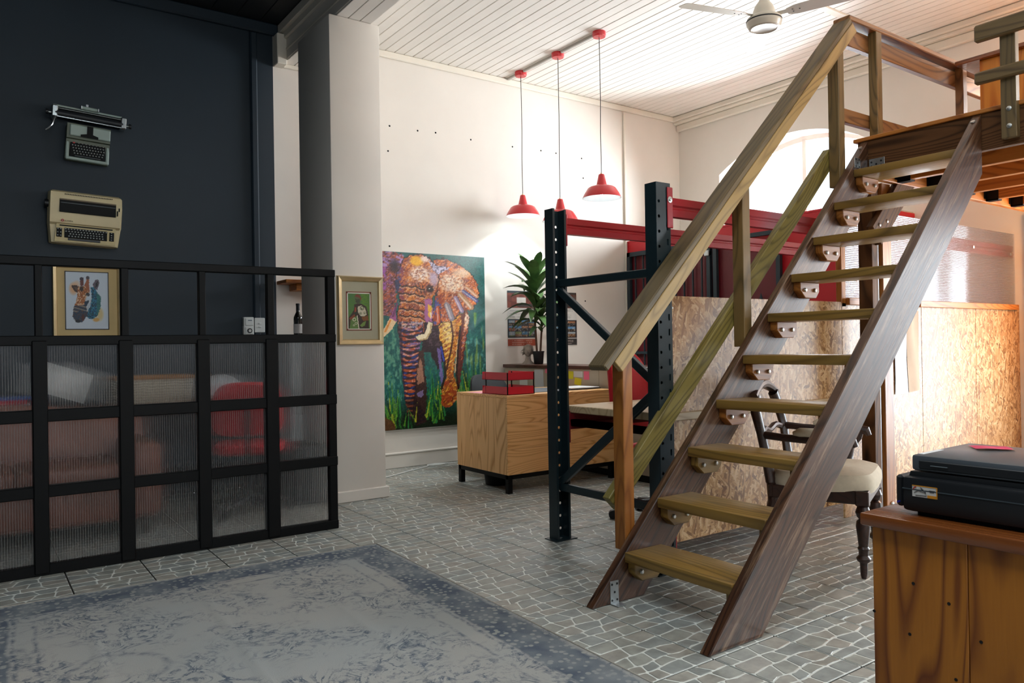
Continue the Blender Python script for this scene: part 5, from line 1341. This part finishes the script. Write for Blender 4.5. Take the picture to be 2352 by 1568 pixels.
FN = thing('ceiling_fan', 'cream three blade ceiling fan', 'fan', (4.60, 3.315, ZC))
fx, fy, fz = 4.597, 3.314, 3.40
M_fan = plain('cream fan enamel', 'D5CFC0', .35, var=.04, coat=.2)
B().cyl((fx, fy, 3.54), (fx, fy, ZC), .012, seg=12).lathe([(.06, 0), (.055, -.04), (.015, -.08)], at(fx, fy, ZC), 16).obj('down_rod', M_fan, FN)
B().lathe([(.012, .20), (.028, .185), (.032, .15), (.062, .11), (.075, .075), (.078, .045), (.10, .035), (.118, .02), (.122, -.01), (.118, -.02), (.105, -.045), (.09, -.052), (.085, -.047), (.03, -.04), (.001, -.04)], at(fx, fy, fz), 36).obj('motor', M_fan, FN)
B().lathe([(.117, -.002), (.1235, -.002), (.1235, .006), (.117, .006)], at(fx, fy, fz), 36).obj('dark_band', M_blackp, FN)
for a in (163.7, 42.0, -71.7):
    R = at(fx, fy, fz + .03) @ Matrix.Rotation(math.radians(a), 4, 'Z') @ Matrix.Rotation(math.radians(-11), 4, 'X')
    b = B(); b.loft([[(x_, -w_, -.002), (x_, w_, -.002), (x_, w_, .002), (x_, -w_, .002)] for x_, w_ in ((.16, .035), (.22, .055), (.40, .06), (.62, .065), (.655, .055), (.665, .04))]); o = b.obj('blade', M_fan, FN, R)
    B().box(.09, .26, -.022, .022, .002, .006, .001).obj('blade_iron', M_fan, o, R)
    for sx_, sy_ in ((.20, .014), (.20, -.014), (.245, 0)): B().cyl((sx_, sy_, -.004), (sx_, sy_, .001), .005, seg=8).obj('screw', M_blackp, o, R)

PLT = thing('added_light_panel', 'added unseen light panel on the ceiling to brighten the rug', 'lamp', (.7, .9, ZC))  # invented fixture, out of view, housing the added fill over the rug
B().box(.05, 1.35, .55, 1.25, ZC - .06, ZC - .001, .004).obj('housing', M_wlamp, PLT)

# ================================================================== loft cabinet and lamps of the loft
LC = thing('loft_cabinet', 'orange pine cabinet standing on the loft', 'cabinet', (6.1, 2.0, 2.375))
for k in range(4): vboard('front_panel', 5.60, 5.62, 2.34 - .21 * (k + 1), 2.34 - .21 * k - .002, 2.376, 3.02, W_lpine, LC)
B().box(5.62, 6.1, 1.5, 2.34, 2.376, 3.02).obj('carcass', W_lpine, LC)
M = Matrix(((0, 1, 0, 5.56), (1, 0, 0, 1.45), (0, 0, 1, 3.02), (0, 0, 0, 1)))
B().box(0, 1.03, 0, .62, 0, .03, .004).obj('cabinet_top', W_cabt, LC, M)
o = B().box(5.70, 5.95, 1.9, 2.17, 3.05, 3.095, .008).obj('red_folder', plain('red card', 'B0182A', .6), None); tag(o, 'red folder lying on the loft cabinet', 'folder')
def bare_bulb(x, y, zt, z, power, label, col=(1, .55, .20)):
    P = thing('bulb_pendant', label, 'lamp', (x, y, zt))
    B().cyl((x, y, z + .06), (x, y, zt), .004, seg=6).obj('cord', M_blackp, P)
    B().lathe([(.018, .09), (.02, .04), (.012, .035)], at(x, y, z), 12).obj('socket', M_brass, P)
    B().sphere((x, y, z), .035, 14).obj('bulb', M_wbulb, P)
    l = bpy.data.lights.new('bulb_light', 'POINT'); l.energy = power; l.color = col; l.shadow_soft_size = .08
    _link(bpy.data.objects.new('bulb_light', l), P, at(x, y, z - .05))
bare_bulb(6.7, 1.9, 2.14, 1.88, 48, 'warm bare bulb hanging under the loft joists', (1, .46, .13))
bare_bulb(6.5, .6, ZC, 3.4, 14, 'warm bare bulb hanging over the loft')

# ================================================================== typewriters on the navy wall
M_key = plain('black key', '0D1012', .4); M_legend = plain('key legend', 'A9B0A8', .6)
M_sage = plain('sage typewriter enamel', '9DAFA6', .4, var=.08); M_olive = plain('olive typewriter enamel', '5A6350', .45, var=.08); M_crm = plain('cream typewriter plastic', 'DCCB9C', .4, var=.05)
def keyrow(parent, x0, x1, z, y, n, kw, kh, R, name='key', skip=()):
    for i in range(n):
        if i in skip: continue
        x = x0 + (x1 - x0) * i / (n - 1)
        k = B().box(x - kw / 2, x + kw / 2, y - .008, y, z - kh / 2, z + kh / 2, .0015).obj(name, M_key, parent, R)
        B().box(x - kw * .28, x + kw * .22, y - .0086, y - .008, z - kh * .2, z + kh * .25).obj('key_legend', M_legend, k, R)
T1 = thing('typewriter', 'old sage green manual typewriter with a wide carriage on the wall', 'typewriter', (.74, YF, 2.56))
R1 = at(.742, YF, 2.695) @ Matrix.Rotation(math.radians(3.2), 4, 'Y')      # local origin: middle of the body, wall plane y = 0
b = B(); b.loft([[(x_, -y_, z_) for x_, y_, z_ in ((-w, .0, z), (w, .0, z), (w, d, z), (-w, d, z))] for z, w, d in ((-.130, .138, .055), (-.125, .145, .075), (.015, .142, .095), (.02, .142, .115), (.125, .142, .125), (.13, .138, .10))]); b.obj('body', M_olive, T1, R1)
B().box(-.125, .14, -.132, -.12, .035, .118, .006).obj('cover', M_sage, T1, R1)
B().prism([(-.055, .034), (.06, .034), (.06, .05), (.025, .06), (.025, .12), (-.015, .12), (-.015, .06), (-.055, .05)], .003, at(0, -.132, 0) @ FACE).obj('type_basket', M_black, T1, R1)
B().box(-.118, .118, -.092, -.078, -.112, .002, .004).obj('key_well', M_black, T1, R1)
b = B(); b.box(-.142, -.12, -.092, -.06, -.125, .01, .005).box(.12, .142, -.092, -.06, -.125, .01, .005).box(-.142, .142, -.095, -.06, -.135, -.112, .006); b.obj('key_surround', M_sage, T1, R1)
for r_, (z, n, a, c_) in enumerate(((-.028, 12, -.10, .10), (-.048, 12, -.095, .105), (-.068, 11, -.090, .10), (-.086, 10, -.085, .095))): keyrow(T1, a, c_, z, -.092, n, .0125, .0125, R1)
keyrow(T1, -.06, .10, -.010, -.092, 8, .011, .007, R1, 'tab_key')
B().box(-.10, -.085, -.1, -.092, -.014, -.004, .001).obj('red_key', plain('red key', 'B01818', .4), T1, R1)
B().box(-.085, .085, -.098, -.09, -.109, -.099, .002).obj('space_bar', plain('space bar', '1E2628', .4), T1, R1)
cz = .195
B().cyl((-.222, -.105, cz - .01), (.222, -.105, cz - .01), .024, seg=20).obj('platen', plain('platen rubber', '1C2024', .5), T1, R1)
B().box(-.225, .225, -.085, -.02, cz - .03, cz + .045, .006).obj('carriage', M_black, T1, R1)
B().box(-.235, .222, -.075, -.02, cz + .045, cz + .062, .004).obj('carriage_back', M_sage, T1, R1)
M_chr = plain('chrome', 'B9BEBE', .22, .95, var=.05)
for x_ in (-.225, .225): B().box(x_ - .02, x_ + .02, -.128, -.03, cz - .045, cz + .045, .008).obj('carriage_end', M_chr, T1, R1)
B().box(-.21, .21, -.134, -.128, cz - .043, cz - .037).obj('paper_bail', M_chr, T1, R1)
B().cyl((-.21, -.118, cz + .025), (.21, -.118, cz + .025), .004, seg=8).obj('paper_rod', M_chr, T1, R1)
for x_, k in ((-.245, -1), (.245, 1)):
    B().cyl((x_, -.105, cz - .012), (x_ + k * .018, -.105, cz - .012), .008, seg=10).obj('knob_shaft', M_chr, T1, R1)
    B().cyl((x_ + k * .018, -.105, cz - .012), (x_ + k * .035, -.105, cz - .012), .018, seg=14).obj('platen_knob', M_blackp, T1, R1)
B().tube([(-.225, -.12, cz - .04), (-.232, -.14, cz - .075), (-.24, -.15, cz - .11), (-.262, -.155, cz - .145), (-.278, -.155, cz - .16)], [.010, .008, .007, .006, .005], 8).obj('return_lever', M_chr, T1, R1)
B().box(-.055, .055, -.10, -.07, cz + .055, cz + .078, .006).obj('paper_table', M_sage, T1, R1)
for x_ in (-.055, .055): B().box(x_ - .006, x_ + .006, -.104, -.066, cz + .053, cz + .08, .003).obj('paper_clip', M_chr, T1, R1)
B().box(-.026, -.010, -.09, -.08, cz + .078, cz + .098, .002).obj('tab', plain('pale tab', 'C9CED6', .4), T1, R1)

T2 = thing('typewriter', 'cream electric typewriter mounted under the green one', 'typewriter', (.72, YF, 1.94))
R2 = at(.718, YF, 2.132) @ Matrix.Rotation(math.radians(2.2), 4, 'Y')
b = B(); b.loft([[(x_, -y_, z) for x_, y_ in ((-w, 0), (w, 0), (w + .004, d * .6), (w - .010, d), (-w + .010, d), (-w - .004, d * .6))] for z, w, d in ((-.192, .20, .05), (-.186, .222, .075), (-.06, .236, .09), (-.045, .238, .115), (.10, .240, .135), (.175, .238, .125), (.192, .225, .09))]); b.obj('body', M_crm, T2, R2)
B().box(-.172, .195, -.1385, -.13, .03, .122, .002).obj('platen_opening', M_black, T2, R2)
B().box(-.172, .195, -.1415, -.134, .118, .128, .002).obj('paper_rest', plain('grey brown lip', '7A6A50', .5), T2, R2)
B().box(-.165, .19, -.1405, -.137, .096, .101).obj('platen', plain('grey platen', '3A4448', .4), T2, R2)
b = B()
for i in range(30): b.box(-.14 + i * .0105, -.135 + i * .0105, -.1335, -.128, .160, .167)
b.obj('vent_slot', M_black, T2, R2)
B().prism([(-.195, -.182), (.20, -.182), (.20, -.055), (.185, -.045), (-.17, -.045), (-.185, -.055)], .004, at(0, -.0985, 0) @ FACE).obj('keyboard_deck', plain('cream deck', 'C9B884', .45), T2, R2)
B().box(-.165, .18, -.1065, -.100, -.067, -.059).obj('dark_strip', M_black, T2, R2)
B().box(-.135, .145, -.1045, -.099, -.152, -.078, .003).obj('key_field', M_black, T2, R2); B().box(-.185, -.148, -.1045, -.099, -.15, -.082, .003).obj('key_field', M_black, T2, R2); B().box(.158, .192, -.1045, -.099, -.15, -.082, .003).obj('key_field', M_black, T2, R2)
for z, n, a, c_ in ((-.088, 15, -.127, .137), (-.105, 13, -.124, .110), (-.122, 12, -.096, .112), (-.139, 12, -.104, .115)): keyrow(T2, a, c_, z, -.1045, n, .0145, .013, R2)
for x_ in (-.176, -.158): keyrow(T2, x_, x_ + .001, -.09, -.1045, 2, .012, .011, R2, skip=(1,)); keyrow(T2, x_, x_ + .001, -.115, -.1045, 2, .012, .011, R2, skip=(1,)); keyrow(T2, x_, x_ + .001, -.138, -.1045, 2, .012, .011, R2, skip=(1,))
for z in (-.09, -.106, -.123, -.14): keyrow(T2, .172, .173, z, -.1045, 2, .014, .011, R2, skip=(1,))
B().box(-.11, .10, -.109, -.10, -.168, -.152, .002).obj('space_bar', M_key, T2, R2)
B().cyl((-.238, -.085, .09), (-.262, -.085, .09), .028, seg=16).obj('platen_knob', M_blackp, T2, R2)
for x_, z0, z1 in ((.216, .075, .10), (.205, .04, .078)): B().box(x_ - .004, x_ + .004, -.142, -.134, z0, z1).obj('slide_switch', M_black, T2, R2)
lg = B().cyl((-.150, -.131, -.030), (-.150, -.1295, -.030), .0095, seg=16).obj('logo', plain('logo red', 'B02A1A', .5), T2, R2)
B().box(-.152, -.148, -.1318, -.131, -.036, -.025).obj('logo_mark', M_legend, lg, R2)
meshobj('brand_name', text_mesh('OLYMPIA', .014), M_black, T2, R2 @ at(-.112, -.1305, -.032) @ FACE, None)

# ================================================================== small wall fittings, shelf, bottle
M_wpl = plain('white plastic', 'DADCD8', .4, var=.03)
TH = thing('timer_unit', 'white wall timer with a round dial on the navy wall', 'timer', (1.91, YF, 1.27))
B().box(1.872, 1.958, YF - .05, YF, 1.268, 1.418, .008, seg=2).obj('case', M_wpl, TH); B().box(1.884, 1.952, YF - .056, YF - .048, 1.345, 1.408, .004).box(1.884, 1.952, YF - .056, YF - .048, 1.272, 1.335, .004).obj('face_plate', M_wpl, TH)
B().cyl((1.918, YF - .066, 1.303), (1.918, YF - .05, 1.303), .02, seg=20).obj('dial', M_blackp, TH); B().cyl((1.918, YF - .070, 1.303), (1.918, YF - .06, 1.303), .012, seg=16).obj('dial_cap', M_wpl, TH)
B().box(1.906, 1.938, YF - .0575, YF - .055, 1.386, 1.393).obj('brand_mark', plain('grey blue ink', '4A5A6A', .5), TH)
for k in range(6): B().box(1.8705, 1.876, YF - .045, YF - .02, 1.345 + k * .011, 1.350 + k * .011).obj('vent_slot', M_blackp, TH)
SWT = thing('light_switch', 'white double light switch beside the timer', 'switch', (2.0, YF, 1.28))
B().box(1.966, 2.052, YF - .042, YF - .03, 1.288, 1.412, .005).obj('plate', M_wpl, SWT)
for z in (1.335, 1.364): B().box(1.998, 2.02, YF - .050, YF - .04, z - .006, z + .006, .002, M=None).obj('rocker', M_wpl, SWT)
SF = thing('wall_shelf', 'small brown wooden shelf on the white wall', 'shelf', (2.42, YF, 1.64))
B().box(2.17, 2.75, YF - .24, YF, 1.70, 1.73, .004).obj('shelf_plank', W_cab, SF); B().box(2.28, 2.75, YF - .18, YF, 1.645, 1.70, .003).obj('apron', W_cab, SF)
t = NT('crumpled clear plastic'); tr_ = t.add('ShaderNodeBsdfTransparent'); gl_ = t.add('ShaderNodeBsdfGlossy'); gl_.inputs['Roughness'].default_value = .15; df_ = t.add('ShaderNodeBsdfDiffuse'); df_.inputs[0].default_value = (.7, .7, .7, 1)
m1_ = t.add('ShaderNodeMixShader'); m1_.inputs[0].default_value = .35; t.link(gl_.outputs[0], m1_.inputs[1]); t.link(df_.outputs[0], m1_.inputs[2]); m2_ = t.add('ShaderNodeMixShader'); m2_.inputs[0].default_value = .45; t.link(tr_.outputs[0], m2_.inputs[1]); t.link(m1_.outputs[0], m2_.inputs[2]); t.link(m2_.outputs[0], t.out.inputs[0])
b = B(); rw = random.Random(9)
b.loft([[(2.33 + .012 * i + rw.uniform(-.012, .012), YF - .21 - .03 * math.sin(j * .9) + rw.uniform(-.012, .012) - (.03 if j > 2 else 0), 1.742 - (max(0, j - 2)) * .03 + rw.uniform(-.006, .006) - .012 * math.sin(i)) for i in range(9)] for j in range(7)], False, False)
tag(b.obj('plastic_wrap', t.m, None, None, None), 'crumpled clear plastic hanging over the wall shelf', 'plastic')
FR = thing('white_cupboard', 'white cupboard below the wine bottle', 'cupboard', (2.3, 6.3, 0))
B().box(2.12, 2.70, 6.06, 6.49, .02, 1.225, .008).obj('carcass', M_wpl, FR); B().box(2.125, 2.695, 6.04, 6.058, .62, 1.22, .006).obj('door', M_wpl, FR); B().box(2.125, 2.695, 6.04, 6.058, .05, .61, .006).obj('door', M_wpl, FR)
BT = thing('wine_bottle', 'dark wine bottle with a white label', 'bottle', (2.275, 6.30, 1.225))
t = NT('dark bottle glass'); t.set((.006, .008, .006), .06, spec=.6, coat=.6)
B().lathe([(.034, 0), (.037, .004), (.0375, .17), (.036, .185), (.028, .205), (.017, .228), (.0145, .245), (.014, .285), (.016, .286), (.016, .30), (.012, .302)], at(2.275, 6.30, 1.226), 24).obj('glass', t.m, BT)
B().lathe([(.0155, .24), (.0155, .285), (.0172, .286), (.0172, .302), (.001, .303)], at(2.275, 6.30, 1.226), 20).obj('capsule', M_blackp, BT)
b = B(); Rb = at(2.275, 6.30, 1.226)
b.loft([[Rb @ Vector((.0382 * math.cos(a), .0382 * math.sin(a), z)) for z in (.05, .128)] for a in [math.radians(-195 + 150 * i / 14) for i in range(15)]], False, False); b.obj('label', plain('bottle label', 'C9C6C4', .6), BT)
o = B().box(2.375, 2.44, 6.25, 6.33, 1.2255, 1.32, .004).box(2.37, 2.445, 6.245, 6.335, 1.315, 1.33, .003).obj('black_box', M_blackp, None); tag(o, 'small black lidded tin beside the wine bottle', 'tin')

# ================================================================== furniture in the dark room behind the screen
M_lea = plain('brown leather', '84503E', .45, var=.2, scale=5)
SO = thing('sofa', 'brown camel back sofa behind the screen', 'sofa', (.35, 5.6, 0))
B().box(-.55, .98, 5.25, 5.95, .10, .33, .03, seg=2).obj('base', M_lea, SO)
for x0, x1 in ((-.36, .21), (.215, .79)): B().box(x0, x1, 5.22, 5.75, .33, .46, .04, seg=3).obj('seat_cushion', M_lea, SO)
b = B(); b.loft([[(x_, 5.72 + dy, z) for dy, z in ((0, .40), (.05, .62 + h), (.09, .69 + h), (.16, .69 + h), (.20, .62 + h), (.22, .12))] for x_, h in [(-.55 + i * .127, .07 * (1 + math.cos((i - 6) / 6 * PI)) / 1.0 * .9) for i in range(13)]], True, True); b.obj('back', M_lea, SO)
for x0 in (-.56, .80): B().box(x0, x0 + .19, 5.20, 5.92, .12, .58, .05, seg=3).obj('arm', M_lea, SO)
for fx_ in (-.5, .9):
    for fy_ in (5.28, 5.88): B().cyl((fx_, fy_, 0), (fx_, fy_, .11), .022, .03, seg=10).obj('foot', W_dark, SO)
CT = thing('console_table', 'long dark wood table against the navy wall', 'table', (.8, 6.25, 0))
xboard('table_top', -.6, 1.95, 6.02, 6.48, .72, .76, W_cabt, CT)
for x_ in (-.55, .68, 1.88):
    for y_ in (6.06, 6.42): B().box(x_, x_ + .05, y_, y_ + .05, 0, .72, .004).obj('leg', W_dark, CT)
xboard('lower_shelf', -.55, 1.9, 6.06, 6.46, .20, .225, W_dark, CT)
BK = thing('wicker_basket', 'pale wicker basket on the table behind the screen', 'basket', (1.12, 6.22, .76))
wick = NT('pale wicker'); wv_ = wick.add('ShaderNodeTexWave', bands_direction='Z'); wick.link(wick.coords(rand=False), wv_.inputs['Vector']); wv_.inputs['Scale'].default_value = 16; wv_.inputs['Distortion'].default_value = 2
wick.set(wick.ramp(wv_.outputs['Fac'], [(.2, lin('8E8470')), (.8, lin('DCD2BC'))]), .8); wick.bump(wv_.outputs['Fac'], .6, .01)
b = B(); b.loft([[(1.12 + sx_ * k, 6.22 + sy_ * k, z) for sx_, sy_ in ((-.26, -.15), (.26, -.15), (.26, .15), (-.26, .15))] for z, k in ((.761, .92), (.95, 1.0), (.95, .95), (.775, .88))]); b.obj('basket_wall', wick.m, BK)
B().tube([(.86, 6.07, .95), (1.38, 6.07, .95), (1.38, 6.37, .95), (.86, 6.37, .95), (.86, 6.07, .95)], .014, 8).obj('rim', plain('honey rim', '9A6A34', .6), BK)
b = B(); rw = random.Random(3)
b.loft([[(1.62 + .17 * math.cos(a) * k + rw.uniform(-.01, .01), 6.24 + .13 * math.sin(a) * k + rw.uniform(-.01, .01), z + rw.uniform(-.006, .006)) for a in [2 * PI * i / 14 for i in range(14)]] for z, k in ((.769, .8), (.80, 1.0), (.88, .95), (.93, .6), (.95, .2))])
tag(b.obj('cloth_bundle', plain('white cloth', 'DADCE0', .9), None), 'folded white cloth on the table near the red chair', 'cloth')
for (x0, x1, y0, y1, z0, z1, col, lb) in ((.02, .34, 6.10, 6.32, .761, .80, 'C9CDD2', 'thick white book lowest of the stack on the long table'), (.04, .32, 6.11, 6.31, .8005, .83, 'B8283A', 'red book in the stack on the long table'), (.07, .35, 6.12, 6.30, .8305, .85, '3A5AA0', 'blue book on top of the red book')):
    tag(B().box(x0, x1, y0, y1, z0, z1, .003).obj('book', plain(lb[:20], col, .6), None), lb, 'book', 'books on the long table')
o = B().box(-.16, .16, -.001, .001, 0, .22).obj('white_folder', plain('white card', 'D2D4D2', .7), None, at(.52, 6.26, .83) @ Matrix.Rotation(.35, 4, 'Y') @ Matrix.Rotation(-.25, 4, 'X')); tag(o, 'white folder leaning on the long table', 'folder')
office_chair('office_chair', 'red office chair behind the fluted screen', 1.60, 5.42, -.35, M_redf, .50, .56, .93, .46)
o = B().box(1.93, 2.15, 5.45, 5.8, .0, .42, .01).box(1.92, 2.16, 5.44, 5.81, .40, .43, .006).obj('storage_crate', plain('charcoal crate', '3A3E40', .6), None); tag(o, 'charcoal storage crate beside the pillar', 'crate')

# ================================================================== paper on the partition, cable on the floor
pk = plain('brown wrapping paper', 'C3A98C', .7, var=.06); bk = plain('pale blue paper', 'C4CBD4', .6, var=.04)
PS = thing('pinned_sheet', 'large folded paper sheet pinned to the strand board', 'paper', (5.38, PY, .76))
b = B(); b.loft([[(5.20 + .17 * i / 4 + .02 * (1.3 - z), PY - .004 - .010 * math.sin(i * 1.1 + z * 5) ** 2, z) for i in range(5)] for z in (1.33, 1.18, 1.0, .86, .762)], False, False); b.obj('left_fold', bk, PS)
b = B(); b.loft([[(5.37 + .16 * i / 4 + .035 * (1.3 - z), PY - .006 - .012 * math.sin(i * .9 + z * 3) ** 2, z + .004 * i) for i in range(5)] for z in (1.33, 1.16, 1.0, .88, .766)], False, False); b.obj('right_fold', pk, PS)
pts = [(2.62, 6.02, .006), (2.99, 6.11, .006), (3.3, 6.27, .006), (3.5, 6.36, .006), (3.62, 6.44, .006), (3.75, 6.42, .008), (3.68, 6.37, .012), (3.56, 6.41, .012), (3.66, 6.46, .010), (3.95, 6.40, .006), (4.3, 6.41, .006)]
def smooth(pts, n=5):
    out = []; P = [Vector(p) for p in pts]
    for i in range(len(P) - 1):
        a, b_, c_, d = P[max(0, i - 1)], P[i], P[i + 1], P[min(len(P) - 1, i + 2)]
        for k in range(n):
            t = k / n; out.append(.5 * ((2 * b_) + (c_ - a) * t + (2 * a - 5 * b_ + 4 * c_ - d) * t * t + (3 * b_ - a - 3 * c_ + d) * t ** 3))
    return out + [P[-1]]
tag(B().tube(smooth(pts), .005, 6).obj('extension_cable', M_wpl, None), 'white cable lying along the floor by the far wall', 'cable')
